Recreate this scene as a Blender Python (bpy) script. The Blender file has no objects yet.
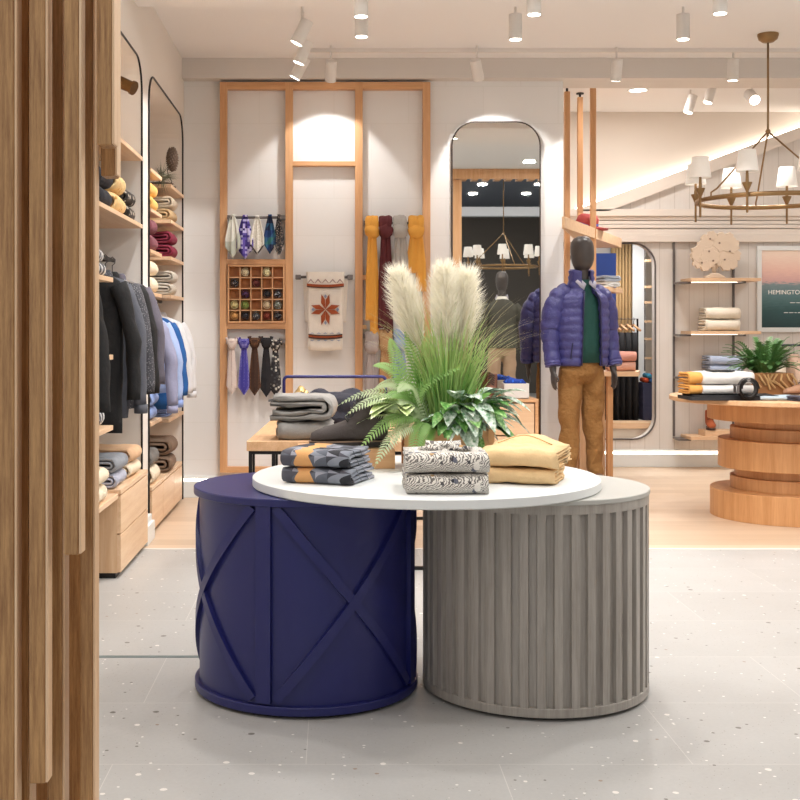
import bpy, math, random
from mathutils import Vector, Matrix, noise
R = math.radians
PI = math.pi
rnd = random.Random(7)
S = bpy.context.scene
COL = S.collection
# ---------------------------------------------------------------- camera
F = 1180.0          # focal length in pixels of the 800 px frame
EYE = 1.35
cam_d = bpy.data.cameras.new('camera'); cam = bpy.data.objects.new('camera', cam_d); COL.objects.link(cam)
cam.location = (0, 0, EYE); cam.rotation_euler = (PI/2, 0, 0)
cam_d.sensor_width = 36; cam_d.lens = 36*F/800
cam_d.shift_x = (400-334)/800; cam_d.shift_y = -(400-329)/800
cam_d.clip_start = 0.05; cam_d.clip_end = 100
S.camera = cam
# ---------------------------------------------------------------- world, exposure
S.view_settings.view_transform = 'Standard'; S.view_settings.look = 'None'
S.view_settings.gamma = 1; S.view_settings.use_curve_mapping = False
S.view_settings.exposure = EXPOSURE = 0.16
w = bpy.data.worlds.new('world'); S.world = w; w.use_nodes = True
w.node_tree.nodes['Background'].inputs[0].default_value = (0.97, 0.98, 1.0, 1)
w.node_tree.nodes['Background'].inputs[1].default_value = .75
LIGHT = 1.0
def area(name, loc, rot, size, power, col=(1, .98, .95), shape='DISK', sy=None, spread=PI):
    d = bpy.data.lights.new(name, 'AREA'); d.shape = shape; d.size = size
    if sy: d.size_y = sy
    d.energy = power*LIGHT; d.color = col; d.spread = spread
    o = bpy.data.objects.new(name, d); COL.objects.link(o); o.location = loc; o.rotation_euler = rot
    return o
# recessed downlights, added unseen for general fill except one in view (the lamp bodies are built further down)
DOWN_AND_FILL = [(-.6, 3.2), (1.0, 3.2), (2.6, 3.2), (4.2, 3.2), (-.6, 4.8), (1.0, 4.8), (2.6, 4.8), (4.2, 4.8),
        (-.6, 6.1), (1.0, 6.1), (2.6, 6.1), (4.2, 6.1), (5.6, 8.2), (2.73, 10.6), (5.3, 9.8), (5.3, 6.1)]
CEIL = 3.5
for i, (x, y) in enumerate(DOWN_AND_FILL):
    zz = 3.57 if y < 7.0 else CEIL-.03
    area('downlight_and_fill_lamp', (x, y, zz), (0, 0, 0), .16, 12 if y < 4 else 17, (1, .985, .965))
# ---------------------------------------------------------------- helpers
def lin(c):
    if isinstance(c, str):
        c = [int(c[i:i+2], 16)/255 for i in (0, 2, 4)]
    return tuple(((v/12.92) if v <= .04045 else ((v+.055)/1.055)**2.4) for v in c) + (1,)
def px(x, y, Y):
    """point at depth Y seen at pixel x, y of the photograph frame"""
    return ((x-334)*Y/F, Y, EYE-(y-329)*Y/F)
MATS = {}
def newmat(name):
    m = bpy.data.materials.new(name); m.use_nodes = True
    nt = m.node_tree; b = nt.nodes['Principled BSDF']
    return m, nt, b
def N(nt, t, **kw):
    n = nt.nodes.new(t)
    for k, v in kw.items():
        if k.startswith('i_'):
            n.inputs[k[2:]].default_value = v
        else:
            setattr(n, k, v)
    return n
def mth(nt, op, a, b=None, c=None):
    n = nt.nodes.new('ShaderNodeMath'); n.operation = op
    for i, v in enumerate((a, b, c)):
        if v is None: continue
        if isinstance(v, (int, float)): n.inputs[i].default_value = v
        else: nt.links.new(v, n.inputs[i])
    return n.outputs[0]
def mix(nt, f, a, b):
    n = nt.nodes.new('ShaderNodeMix'); n.data_type = 'RGBA'
    for s, v in ((n.inputs[0], f), (n.inputs[6], a), (n.inputs[7], b)):
        if isinstance(v, (int, float, tuple)): s.default_value = v
        else: nt.links.new(v, s)
    return n.outputs[2]
def coords(nt, sc=(1, 1, 1), rot=(0, 0, 0), src='Object'):
    tc = nt.nodes.new('ShaderNodeTexCoord'); mp = nt.nodes.new('ShaderNodeMapping')
    mp.inputs['Scale'].default_value = sc; mp.inputs['Rotation'].default_value = rot
    nt.links.new(tc.outputs[src], mp.inputs[0]); return mp.outputs[0]
def bump(nt, b, h, strength=.3, dist=.01):
    n = nt.nodes.new('ShaderNodeBump'); n.inputs['Strength'].default_value = strength; n.inputs['Distance'].default_value = dist
    nt.links.new(h, n.inputs['Height']); nt.links.new(n.outputs[0], b.inputs['Normal'])
def noise_tex(nt, vec, scale, detail=3, rough=.5):
    n = N(nt, 'ShaderNodeTexNoise'); n.inputs['Scale'].default_value = scale; n.inputs['Detail'].default_value = detail
    n.inputs['Roughness'].default_value = rough; nt.links.new(vec, n.inputs['Vector']); return n.outputs['Fac']
def plain(name, col, rough=.5, metal=0, nz=0, nscale=60, var=0, vs=4, emit=None, es=1, coat=0):
    if name in MATS: return MATS[name]
    m, nt, b = newmat(name)
    b.inputs['Base Color'].default_value = lin(col); b.inputs['Roughness'].default_value = rough; b.inputs['Metallic'].default_value = metal
    v = coords(nt)
    if var:
        c = lin(col); d = tuple(x*(1-var) for x in c[:3])+(1,)
        nt.links.new(mix(nt, noise_tex(nt, v, vs, 4), d, tuple(min(1, x*(1+var)) for x in c[:3])+(1,)), b.inputs['Base Color'])
    if nz: bump(nt, b, noise_tex(nt, v, nscale, 4), nz, .004)
    if emit:
        b.inputs['Emission Color'].default_value = lin(emit); b.inputs['Emission Strength'].default_value = es
    if coat: b.inputs['Coat Weight'].default_value = coat
    MATS[name] = m; return m
def fabric(name, col, var=.12, weave=700, rough=.85, wr=.35, ws=14):
    if name in MATS: return MATS[name]
    m, nt, b = newmat(name); v = coords(nt)
    c = lin(col); d = tuple(x*(1-var) for x in c[:3])+(1,); e = tuple(min(1, x*(1+var)) for x in c[:3])+(1,)
    nt.links.new(mix(nt, noise_tex(nt, v, weave*.25, 2), d, e), b.inputs['Base Color'])
    b.inputs['Roughness'].default_value = rough
    h = mth(nt, 'ADD', mth(nt, 'MULTIPLY', noise_tex(nt, v, ws, 3), 1.0), mth(nt, 'MULTIPLY', noise_tex(nt, v, weave*.3, 2), .08))
    bump(nt, b, h, wr, .03)
    MATS[name] = m; return m
def wood(name, c1, c2, axis='Z', rough=.45, sc=1.0, rings=.35):
    if name in MATS: return MATS[name]
    m, nt, b = newmat(name)
    s = {'X': (.6, 12, 12), 'Y': (12, .6, 12), 'Z': (12, 12, .6)}[axis]
    v = coords(nt, tuple(q*sc for q in s))
    n1 = noise_tex(nt, v, 2.2, 6, .6)
    v2 = coords(nt, tuple(q*sc*6 for q in s)); n2 = noise_tex(nt, v2, 2.5, 3, .6)
    f = mth(nt, 'ADD', mth(nt, 'MULTIPLY', n1, .75), mth(nt, 'MULTIPLY', n2, .35))
    r = N(nt, 'ShaderNodeValToRGB'); nt.links.new(f, r.inputs[0])
    r.color_ramp.elements[0].position = .35; r.color_ramp.elements[0].color = lin(c2)
    r.color_ramp.elements[1].position = .72; r.color_ramp.elements[1].color = lin(c1)
    nt.links.new(r.outputs[0], b.inputs['Base Color']); b.inputs['Roughness'].default_value = rough
    bump(nt, b, n2, .08, .003)
    MATS[name] = m; return m
def cells(name, cols, su, sv, uaxis='X', vaxis='Z', diag=True, rough=.85, seed=0, wr=.3, special=None):
    """cloth woven in cells: each cell one of cols, cut diagonally; special = (column, period, colour)"""
    if name in MATS: return MATS[name]
    m, nt, b = newmat(name); v = coords(nt)
    sp = N(nt, 'ShaderNodeSeparateXYZ'); nt.links.new(v, sp.inputs[0])
    u = mth(nt, 'MULTIPLY', sp.outputs[uaxis], su); w_ = mth(nt, 'MULTIPLY', sp.outputs[vaxis], sv)
    fu = mth(nt, 'FLOOR', u); fv = mth(nt, 'FLOOR', w_)
    tri = mth(nt, 'GREATER_THAN', mth(nt, 'FRACT', u), mth(nt, 'FRACT', w_)) if diag else 0.0
    cb = N(nt, 'ShaderNodeCombineXYZ')
    nt.links.new(fu, cb.inputs[0]); nt.links.new(fv, cb.inputs[1])
    if diag: nt.links.new(tri, cb.inputs[2])
    cb2 = N(nt, 'ShaderNodeVectorMath'); cb2.operation = 'ADD'; nt.links.new(cb.outputs[0], cb2.inputs[0]); cb2.inputs[1].default_value = (seed+.5, .5, .5)
    wn = N(nt, 'ShaderNodeTexWhiteNoise'); nt.links.new(cb2.outputs[0], wn.inputs[0])
    r = N(nt, 'ShaderNodeValToRGB'); r.color_ramp.interpolation = 'CONSTANT'; nt.links.new(wn.outputs[0], r.inputs[0])
    els = r.color_ramp.elements
    while len(els) < len(cols): els.new(.5)
    for i, c in enumerate(cols): els[i].position = i/len(cols); els[i].color = lin(c)
    out = r.outputs[0]
    if special:
        k, per, c = special
        eq = mth(nt, 'COMPARE', mth(nt, 'FLOORED_MODULO', fu, per), k, .1)
        out = mix(nt, eq, out, lin(c))
    nt.links.new(out, b.inputs['Base Color']); b.inputs['Roughness'].default_value = rough
    bump(nt, b, noise_tex(nt, v, 16, 3), wr, .03)
    MATS[name] = m; return m
def speckle(name, base, dots, scale=60, thr=.35, rough=.8, wr=.2, detail=0, kind='F1', stretch=(1, 1, 1)):
    if name in MATS: return MATS[name]
    m, nt, b = newmat(name); v = coords(nt, stretch)
    vo = N(nt, 'ShaderNodeTexVoronoi'); vo.inputs['Scale'].default_value = scale; nt.links.new(v, vo.inputs['Vector'])
    if detail: vo.inputs['Randomness'].default_value = detail
    d = vo.outputs['Distance']
    f = mth(nt, 'LESS_THAN', d, thr)
    col = lin(base)
    if isinstance(dots, (list, tuple)) and not isinstance(dots, str):
        r = N(nt, 'ShaderNodeValToRGB'); r.color_ramp.interpolation = 'CONSTANT'
        sp = N(nt, 'ShaderNodeSeparateColor'); nt.links.new(vo.outputs['Color'], sp.inputs[0]); nt.links.new(sp.outputs[0], r.inputs[0])
        els = r.color_ramp.elements
        while len(els) < len(dots): els.new(.5)
        for i, c in enumerate(dots): els[i].position = i/len(dots); els[i].color = lin(c)
        dc = r.outputs[0]
    else: dc = lin(dots)
    nt.links.new(mix(nt, f, col, dc), b.inputs['Base Color']); b.inputs['Roughness'].default_value = rough
    bump(nt, b, noise_tex(nt, coords(nt), 16, 3), wr, .03)
    MATS[name] = m; return m

class MB:
    def __init__(s): s.v = []; s.f = []; s.m = []; s.mi = 0
    def add(s, vs, fs):
        o = len(s.v); s.v += [tuple(v) for v in vs]; s.f += [tuple(i+o for i in f) for f in fs]; s.m += [s.mi]*len(fs)
    def box(s, x0, x1, y0, y1, z0, z1, M=None):
        vs = [(x, y, z) for z in (z0, z1) for y in (y0, y1) for x in (x0, x1)]
        if M: vs = [M @ Vector(v) for v in vs]
        s.add(vs, [(0, 2, 3, 1), (4, 5, 7, 6), (0, 1, 5, 4), (2, 6, 7, 3), (0, 4, 6, 2), (1, 3, 7, 5)])
    def rings(s, rs, cap=True, closed=True):
        n = len(rs[0]); o = len(s.v)
        vs = [p for r in rs for p in r]; fs = []
        for i in range(len(rs)-1):
            for j in range(n if closed else n-1):
                k = (j+1) % n
                fs.append((i*n+j, i*n+k, (i+1)*n+k, (i+1)*n+j))
        if cap and closed:
            fs.append(tuple(range(n-1, -1, -1))); fs.append(tuple((len(rs)-1)*n+j for j in range(n)))
        s.add(vs, fs)
    def lathe(s, prof, c=(0, 0, 0), n=32, sx=1, sy=1, cap=True):
        s.rings([[(c[0]+r*sx*math.cos(2*PI*j/n), c[1]+r*sy*math.sin(2*PI*j/n), c[2]+z) for j in range(n)] for r, z in prof], cap)
    def tube(s, pts, rad, n=8, flat=1.0, cap=True):
        pts = [Vector(p) for p in pts]
        if isinstance(rad, (int, float)): rad = [rad]*len(pts)
        up = Vector((0, 0, 1)); rs = []; prev = None
        for i, p in enumerate(pts):
            t = (pts[min(i+1, len(pts)-1)]-pts[max(i-1, 0)]).normalized()
            if prev is None:
                a = t.cross(up)
                if a.length < .05: a = t.cross(Vector((1, 0, 0)))
            else: a = prev-t*prev.dot(t)
            a.normalize(); prev = a; b = t.cross(a)
            rs.append([tuple(p+a*(rad[i]*math.cos(2*PI*j/n))+b*(rad[i]*flat*math.sin(2*PI*j/n))) for j in range(n)])
        s.rings(rs, cap)
    def prism(s, poly, a, b, plane='XZ'):
        """poly (2-D) extruded from a to b along the third axis"""
        def P(p, t): return {'XZ': (p[0], t, p[1]), 'YZ': (t, p[0], p[1]), 'XY': (p[0], p[1], t)}[plane]
        s.rings([[P(p, a) for p in poly], [P(p, b) for p in poly]])
    def loft(s, secs, n=24, p=2.0):
        """secs: (cx, cy, z, rx, ry)"""
        rs = []
        for cx, cy, z, rx, ry in secs:
            r = []
            for j in range(n):
                a = 2*PI*j/n; c, q = math.cos(a), math.sin(a)
                r.append((cx+rx*math.copysign(abs(c)**(2/p), c), cy+ry*math.copysign(abs(q)**(2/p), q), z))
            rs.append(r)
        s.rings(rs)
    def build(s, name, mat, parent=None, loc=(0, 0, 0), rz=0, smooth=False, bevel=0, sub=0, ang=None, bseg=2, jitter=None):
        me = bpy.data.meshes.new(name); vs = s.v
        if jitter:
            a, sc, sd = jitter
            vs = [tuple(Vector(v)+noise.noise_vector(Vector(v)*sc+Vector((sd, sd*1.7, sd*.3)))*a) for v in vs]
        me.from_pydata(vs, [], s.f)
        import bmesh
        bm = bmesh.new(); bm.from_mesh(me); bmesh.ops.recalc_face_normals(bm, faces=bm.faces); bm.to_mesh(me); bm.free()
        mats = mat if isinstance(mat, (list, tuple)) else [mat]
        for m in mats: me.materials.append(m)
        if len(mats) > 1:
            for pl, k in zip(me.polygons, s.m): pl.material_index = k
        if smooth or ang:
            me.polygons.foreach_set('use_smooth', [True]*len(me.polygons))
            if ang: me.set_sharp_from_angle(angle=R(ang))
        o = bpy.data.objects.new(name, me); COL.objects.link(o)
        o.location = loc; o.rotation_euler = (0, 0, rz)
        if parent: o.parent = parent
        if bevel:
            md = o.modifiers.new('bevel', 'BEVEL'); md.width = bevel; md.segments = bseg; md.limit_method = 'ANGLE'; md.angle_limit = R(40)
        if sub:
            md = o.modifiers.new('sub', 'SUBSURF'); md.levels = sub; md.render_levels = sub
        return o
def thing(name, label, cat, loc=(0, 0, 0), rz=0, group=None):
    o = bpy.data.objects.new(name, None); COL.objects.link(o); o.empty_display_size = .1
    o.location = loc; o.rotation_euler = (0, 0, rz); return tag(o, label, cat, group)
def tag(o, label, cat, group=None):
    o['label'] = label; o['category'] = cat
    if group: o['group'] = group
    return o
def struct(o):
    o['kind'] = 'structure'; return o
def arc(cx, cy, r, a0, a1, n=8):
    return [(cx+r*math.cos(R(a0+(a1-a0)*i/n)), cy+r*math.sin(R(a0+(a1-a0)*i/n))) for i in range(n+1)]
def rrect(x0, x1, z0, z1, r, n=8):
    return arc(x1-r, z0+r, r, -90, 0, n)+arc(x1-r, z1-r, r, 0, 90, n)+arc(x0+r, z1-r, r, 90, 180, n)+arc(x0+r, z0+r, r, 180, 270, n)

# ---------------------------------------------------------------- common materials
M_wall = plain('wall_paint', 'e9e5e0', .7, nz=.05, nscale=30)
M_ceil = plain('ceiling_paint', 'f0eeed', .8)
M_cream = plain('cream_paint', 'e4dacf', .7)
M_white = plain('white_lacquer', 'e6e9e8', .4)
M_oak = wood('oak', 'e0b083', 'c58f5e', 'Z')
M_oakx = wood('oak_across', 'e0b083', 'c58f5e', 'X')
M_oaky = wood('oak_along', 'e6bd94', 'cc9c70', 'Y')
M_pale = wood('pale_oak', 'e8c7a2', 'd6ac83', 'Z')
M_paley = wood('pale_oak_along', 'ecccaa', 'd9b18a', 'Y')
M_palex = wood('pale_oak_across', 'e9c8a4', 'd8af88', 'X')
M_slat = wood('slat_oak', 'bf925e', '7c5129', 'Z', sc=6.0)
M_black = plain('black_metal', '1c1a1c', .4, metal=.3)
M_grey_metal = plain('grey_metal', '6a6462', .4, metal=.25)
M_brass = plain('aged_brass', '977851', .38, metal=.65, var=.15, vs=20)
M_navy = plain('navy_lacquer', '1c2060', .36)
M_mirror = plain('mirror_glass', 'e6e6e2', .01, metal=1.0)
M_led = plain('led', 'ffffff', .5, emit='fff1dd', es=7)
M_bulb = plain('lamp_face', 'ffffff', .5, emit='fff6e8', es=9)
# ================================================================ the setting
def floor_mat():
    m, nt, b = newmat('terrazzo_tile'); v = coords(nt)
    sp = N(nt, 'ShaderNodeSeparateXYZ'); nt.links.new(v, sp.inputs[0])
    yy = mth(nt, 'DIVIDE', mth(nt, 'SUBTRACT', sp.outputs[1], 4.86), .6)
    row = mth(nt, 'FLOOR', yy)
    off = mth(nt, 'MULTIPLY', mth(nt, 'FLOORED_MODULO', row, 2), .6)
    xx = mth(nt, 'DIVIDE', mth(nt, 'ADD', mth(nt, 'ADD', sp.outputs[0], .087), off), 1.2)
    col = mth(nt, 'FLOOR', xx)
    jy = mth(nt, 'LESS_THAN', mth(nt, 'ABSOLUTE', mth(nt, 'SUBTRACT', mth(nt, 'FRACT', mth(nt, 'ADD', yy, .5)), .5)), .0028)
    jx = mth(nt, 'LESS_THAN', mth(nt, 'ABSOLUTE', mth(nt, 'SUBTRACT', mth(nt, 'FRACT', mth(nt, 'ADD', xx, .5)), .5)), .0012)
    j = mth(nt, 'MAXIMUM', jx, jy)
    cb = N(nt, 'ShaderNodeCombineXYZ'); nt.links.new(row, cb.inputs[0]); nt.links.new(col, cb.inputs[1])
    wn = N(nt, 'ShaderNodeTexWhiteNoise'); nt.links.new(cb.outputs[0], wn.inputs[0])
    base = mix(nt, wn.outputs[0], lin('b1b0ae'), lin('bcbbb9'))
    n1 = noise_tex(nt, v, 2.5, 5, .65)
    base = mix(nt, mth(nt, 'MULTIPLY', n1, .8), base, lin('a19e9a'))
    n2 = noise_tex(nt, v, 70, 3, .6)
    base = mix(nt, mth(nt, 'MULTIPLY', n2, .35), base, lin('d0ceca'))
    for sc, thr, c, keep in ((30, .15, 'f2efe9', .84), (22, .13, '5f594f', .87), (12, .12, 'ece7e0', .82), (8, .085, '5f584e', .76), (80, .16, '8c857c', .8), (15, .10, '96806c', .9)):
        vo = N(nt, 'ShaderNodeTexVoronoi'); vo.inputs['Scale'].default_value = sc; nt.links.new(v, vo.inputs['Vector'])
        s2 = N(nt, 'ShaderNodeSeparateColor'); nt.links.new(vo.outputs['Color'], s2.inputs[0])
        dd = mth(nt, 'ADD', vo.outputs['Distance'], mth(nt, 'MULTIPLY', noise_tex(nt, v, sc*3, 2), .12))
        f = mth(nt, 'MULTIPLY', mth(nt, 'LESS_THAN', dd, thr+.06), mth(nt, 'GREATER_THAN', s2.outputs[0], keep))
        base = mix(nt, mth(nt, 'MULTIPLY', f, .9), base, lin(c))
    base = mix(nt, mth(nt, 'MULTIPLY', j, .5), base, lin('dedad4'))
    nt.links.new(base, b.inputs['Base Color']); b.inputs['Roughness'].default_value = .38
    bump(nt, b, n2, .04, .003)
    return m
def plank_mat():
    m, nt, b = newmat('plank_floor'); v = coords(nt)
    sp = N(nt, 'ShaderNodeSeparateXYZ'); nt.links.new(v, sp.inputs[0])
    yy = mth(nt, 'DIVIDE', sp.outputs[1], .18); row = mth(nt, 'FLOOR', yy)
    wn0 = N(nt, 'ShaderNodeTexWhiteNoise'); wn0.noise_dimensions = '1D'; nt.links.new(row, wn0.inputs['W'])
    xx = mth(nt, 'DIVIDE', mth(nt, 'ADD', sp.outputs[0], mth(nt, 'MULTIPLY', wn0.outputs[0], 1.8)), 1.8); col = mth(nt, 'FLOOR', xx)
    cb = N(nt, 'ShaderNodeCombineXYZ'); nt.links.new(row, cb.inputs[0]); nt.links.new(col, cb.inputs[1])
    wn = N(nt, 'ShaderNodeTexWhiteNoise'); nt.links.new(cb.outputs[0], wn.inputs[0])
    base = mix(nt, wn.outputs[0], lin('d2b79c'), lin('bb9c7e'))
    g = noise_tex(nt, coords(nt, (1.2, 22, 1)), 3, 6, .6)
    base = mix(nt, mth(nt, 'MULTIPLY', g, .6), base, lin('dcc8b2'))
    j = mth(nt, 'LESS_THAN', mth(nt, 'FRACT', yy), .02)
    base = mix(nt, mth(nt, 'MULTIPLY', j, .6), base, lin('8d7157'))
    nt.links.new(base, b.inputs['Base Color']); b.inputs['Roughness'].default_value = .4
    return m
b = MB(); b.box(-1.7, 7, -6, 7.24, -.1, 0)
struct(b.build('floor', floor_mat()))
b = MB(); b.box(-1.7, 7, 7.24, 14.2, -.1, 0)
struct(b.build('floor_planks', plank_mat()))
b = MB(); b.box(-1.21, 7, 7.225, 7.255, 0, .003)
struct(b.build('trim_1', plain('pale_threshold', 'e3ded6', .4)))
b = MB(); b.box(-1.21, .05, 4.845, 4.86, 0, .002); b.box(-1.21, .05, 4.866, 4.872, 0, .002)
struct(b.build('trim_2', plain('floor_strip', '7d8887', .4)))
# ceiling: main slab, lower front soffit, bulkhead above the back wall
b = MB(); b.box(-1.7, 7, 7.25, 14.2, CEIL, CEIL+.1)
struct(b.build('ceiling', M_ceil))
b = MB(); b.box(-1.7, 7, 6.3, 7.25, 3.33, CEIL+.1); b.box(-1.7, 7, 2.3, 6.3, 3.6, 3.7)
struct(b.build('ceiling_soffit', M_ceil))
b = MB(); b.box(-1.206, 7, 9.36, 9.75, 3.34, CEIL)
struct(b.build('trim_3', plain('bulkhead_paint', 'dcd6d0', .8)))
# left wall with two tall niches
WX, WB = -1.206, -1.62
def niche_wall():
    b = MB(); top = 3.02
    n = [(5.3, 7.37), (7.65, 9.36)]
    b.box(WB-.1, WB, 2.3, 9.75, 0, CEIL+.1)
    b.box(WB, WX, 2.3, 5.3, 0, CEIL+.1); b.box(WB, WX, 7.37, 7.65, 0, top); b.box(WB, WX, 9.36, 9.75, 0, top)
    b.box(WB, WX, 5.3, 9.75, top, CEIL+.1)
    for y0, y1 in n:
        r = .2
        b.prism([(y0, top)]+arc(y0+r, top-r, r, 180, 90, 8), WX, WB, 'YZ')
        b.prism([(y1, top)]+arc(y1-r, top-r, r, 0, 90, 8), WX, WB, 'YZ')
    return b
struct(niche_wall().build('wall_left', plain('niche_paint', 'ebe4dc', .7)))
for k, (y0, y1) in enumerate([(5.3, 7.37), (7.65, 9.36)]):
    b = MB(); r = .2
    path = [(y0, .0)]+arc(y0+r, 3.02-r, r, 180, 90, 8)+arc(y1-r, 3.02-r, r, 90, 0, 8)+[(y1, 0)]
    b.tube([(WX+.006, y, z) for y, z in path], .0065, 8)
    struct(b.build('trim_%d' % (4+k), M_black, smooth=True))
b = MB()
b.box(WX, WX+.03, 7.33, 7.62, 0, .16); b.box(WX, WX+.05, 7.33, 7.62, 0, .12)
struct(b.build('baseboard_left', M_white, bevel=.004))
# back wall
def brick_white():
    m, nt, b = newmat('white_panelled_wall'); v = coords(nt, (1, 1, 1), (R(90), 0, 0))
    br = N(nt, 'ShaderNodeTexBrick'); nt.links.new(v, br.inputs[0]); br.inputs['Scale'].default_value = 1
    br.inputs['Brick Width'].default_value = .6; br.inputs['Row Height'].default_value = .3; br.inputs['Mortar Size'].default_value = .004
    br.inputs['Color1'].default_value = lin('eeedec'); br.inputs['Color2'].default_value = lin('ecebea'); br.inputs['Mortar'].default_value = lin('e9e8e6')
    nt.links.new(br.outputs[0], b.inputs['Base Color']); b.inputs['Roughness'].default_value = .65
    bump(nt, b, noise_tex(nt, coords(nt), 12, 3), .06, .01)
    return m
b = MB(); b.box(WX, 1.84, 9.48, 9.72, 0, CEIL)
struct(b.build('wall_back', brick_white()))
b = MB(); b.box(WX, 1.5, 9.44, 9.48, 0, .13); b.box(WX, 1.5, 9.46, 9.48, .15, .17)
struct(b.build('baseboard_back', M_white, bevel=.004))
b = MB(); b.box(WX+.01, 1.5, 9.462, 9.478, .131, .149)
struct(b.build('trim_6', M_led))
# right room
RY = 11.57
def siding():
    m, nt, b = newmat('whitewashed_boards'); v = coords(nt)
    sp = N(nt, 'ShaderNodeSeparateXYZ'); nt.links.new(v, sp.inputs[0])
    xx = mth(nt, 'DIVIDE', sp.outputs[0], .145)
    wn = N(nt, 'ShaderNodeTexWhiteNoise'); wn.noise_dimensions = '1D'; nt.links.new(mth(nt, 'FLOOR', xx), wn.inputs['W'])
    base = mix(nt, wn.outputs[0], lin('e6e1dc'), lin('ddd7d0'))
    base = mix(nt, mth(nt, 'MULTIPLY', noise_tex(nt, coords(nt, (20, 1, .8)), 3, 5, .6), .7), base, lin('d3cbc3'))
    j = mth(nt, 'LESS_THAN', mth(nt, 'FRACT', xx), .035)
    nt.links.new(mix(nt, mth(nt, 'MULTIPLY', j, .55), base, lin('a89c90')), b.inputs['Base Color']); b.inputs['Roughness'].default_value = .6
    bump(nt, b, mth(nt, 'SUBTRACT', 1.0, j), .4, .01)
    return m
M_siding = siding()
AX0, AX1, AZ0, AZ1 = 2.30, 3.15, .27, 2.19       # opening of the recess built in place of a mirror
b = MB()
b.box(1.84, AX0, RY, RY+.12, .16, 2.5); b.box(AX1, 7, RY, RY+.12, .16, 2.5)
b.box(AX0, AX1, RY, RY+.12, .16, AZ0); b.box(AX0, AX1, RY, RY+.12, AZ1, 2.5)
r = .22
for sx, cx in ((1, AX1-r), (-1, AX0+r)):
    b.prism([(cx+sx*r, AZ1)]+[(cx+sx*r*math.cos(R(a)), AZ1-r+r*math.sin(R(a))) for a in range(0, 91, 11)], RY, RY+.12)
    b.prism([(cx+sx*r, AZ0)]+[(cx+sx*r*math.cos(R(a)), AZ0+r-r*math.sin(R(a))) for a in range(0, 91, 11)], RY, RY+.12)
struct(b.build('wall_right_room', M_siding))
b = MB(); b.tube([(x, RY-.004, z) for x, z in rrect(AX0, AX1, AZ0, AZ1, r)+[rrect(AX0, AX1, AZ0, AZ1, r)[0]]], .009, 8)
struct(b.build('trim_7', M_grey_metal, smooth=True))
b = MB(); b.box(1.84, 7, RY+.12, RY+.2, 2.3, CEIL); b.box(1.3, 1.84, 9.72, RY+2.6, 0, CEIL); b.box(1.3, 1.84, RY, RY+2.6, 0, CEIL)
struct(b.build('wall_upper', M_cream))
b = MB(); b.box(7, 7.1, -6, 14.2, 0, CEIL+.1); struct(b.build('wall_right', M_wall))
# base with a glowing recess
b = MB(); b.box(1.84, 7, RY-.03, RY+.12, 0, .126); b.box(1.84, 7, RY-.01, RY+.12, .152, .17)
struct(b.build('baseboard_right_room', M_white, bevel=.004))
b = MB(); b.box(1.84, 7, RY+.0, RY+.01, .128, .150); struct(b.build('trim_8', M_led))
# entablature and pediment
b = MB()
for z0, z1, d in ((2.2, 2.27, .05), (2.27, 2.33, .035), (2.335, 2.37, .045), (2.375, 2.41, .035), (2.415, 2.45, .045), (2.45, 2.52, .07)):
    b.box(1.84, 7, RY-d, RY, z0, z1)
struct(b.build('trim_9', plain('frieze_paint', 'e4dad0', .65), bevel=.004))
sl = (3.30-2.517)/(4.57-2.51)
xa = 2.43; xp = 5.1
def gz(x): return 2.5+sl*(x-xa) if x < xp else 2.5+sl*(2*xp-xa-x)
b = MB(); b.prism([(xa, 2.5), (xp, gz(xp)-.08), (2*xp-xa, 2.5)], RY-.01, RY+.10)
struct(b.build('wall_gable', M_siding))
b = MB()
for q in (1, -1):
    X = lambda x: x if q == 1 else 2*xp-x
    b.prism([(X(xa-.05), 2.50), (X(xa-.05), 2.52), (X(xp), gz(xp)+.01), (X(xp), gz(xp)-.10), (X(xa+.25), 2.50)], RY-.07, RY+.10)
struct(b.build('trim_10', plain('frieze_paint', 'e4dad0', .65)))
b = MB()
for q in (1, -1):
    X = lambda x: x if q == 1 else 2*xp-x
    b.prism([(X(xa-.05), 2.525), (X(xp), gz(xp)+.015), (X(xp), gz(xp)+.035), (X(xa-.05), 2.545)], RY+.05, RY+.09)
struct(b.build('trim_11', plain('cove_led', 'ffffff', .5, emit='fff2e2', es=4)))
# recess behind the arch, built in place of a mirror's reflection
b = MB(); b.box(1.84, 4.2, RY+1.7, RY+1.8, 0, 2.5); b.box(4.1, 4.2, RY+.2, RY+1.7, 0, 2.5); b.box(1.84, 4.2, RY+.2, RY+1.8, 2.42, 2.5)
struct(b.build('wall_mirror_recess', plain('mirror_recess_paint', 'd9d3cb', .7)))
area('mirror_recess_lamp', (2.9, RY+.7, 2.4), (0, 0, 0), .2, 22)  # unseen lamp inside that recess
# the mall outside, seen in the mirror
M_dark = plain('dark_mall', '4c4640', .7); M_mceil = plain('mall_ceiling', '5d6470', .6)
b = MB(); b.box(.4, 6.9, -6, 2.0, 3.9, 4.0); struct(b.build('ceiling_mall', M_mceil))
b = MB(); b.box(.4, 6.9, -6, -5.9, 0, 4.0); struct(b.build('wall_mall', M_dark))
b = MB(); b.box(.4, 6.9, -1.0, -.8, 3.24, 3.39); struct(b.build('trim_12', plain('mall_beam', 'c9ccd2', .6)))
b = MB(); b.box(WB-.1, 7, 2.2, 2.3, 3.47, 3.95); struct(b.build('wall_front', M_ceil))
b = MB()
for i in range(46):
    x = -.3+i*.16
    b.box(x, x+.09, 2.1, 2.3, 3.45, 3.595)
b.box(-.4, 7, 2.3, 2.33, 3.46, 3.599)
struct(b.build('trim_13', M_oak))
b = MB(); b.box(1.68, 1.80, 2.14, 2.26, 0, 3.46); struct(b.build('trim_14', M_oak))
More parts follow.
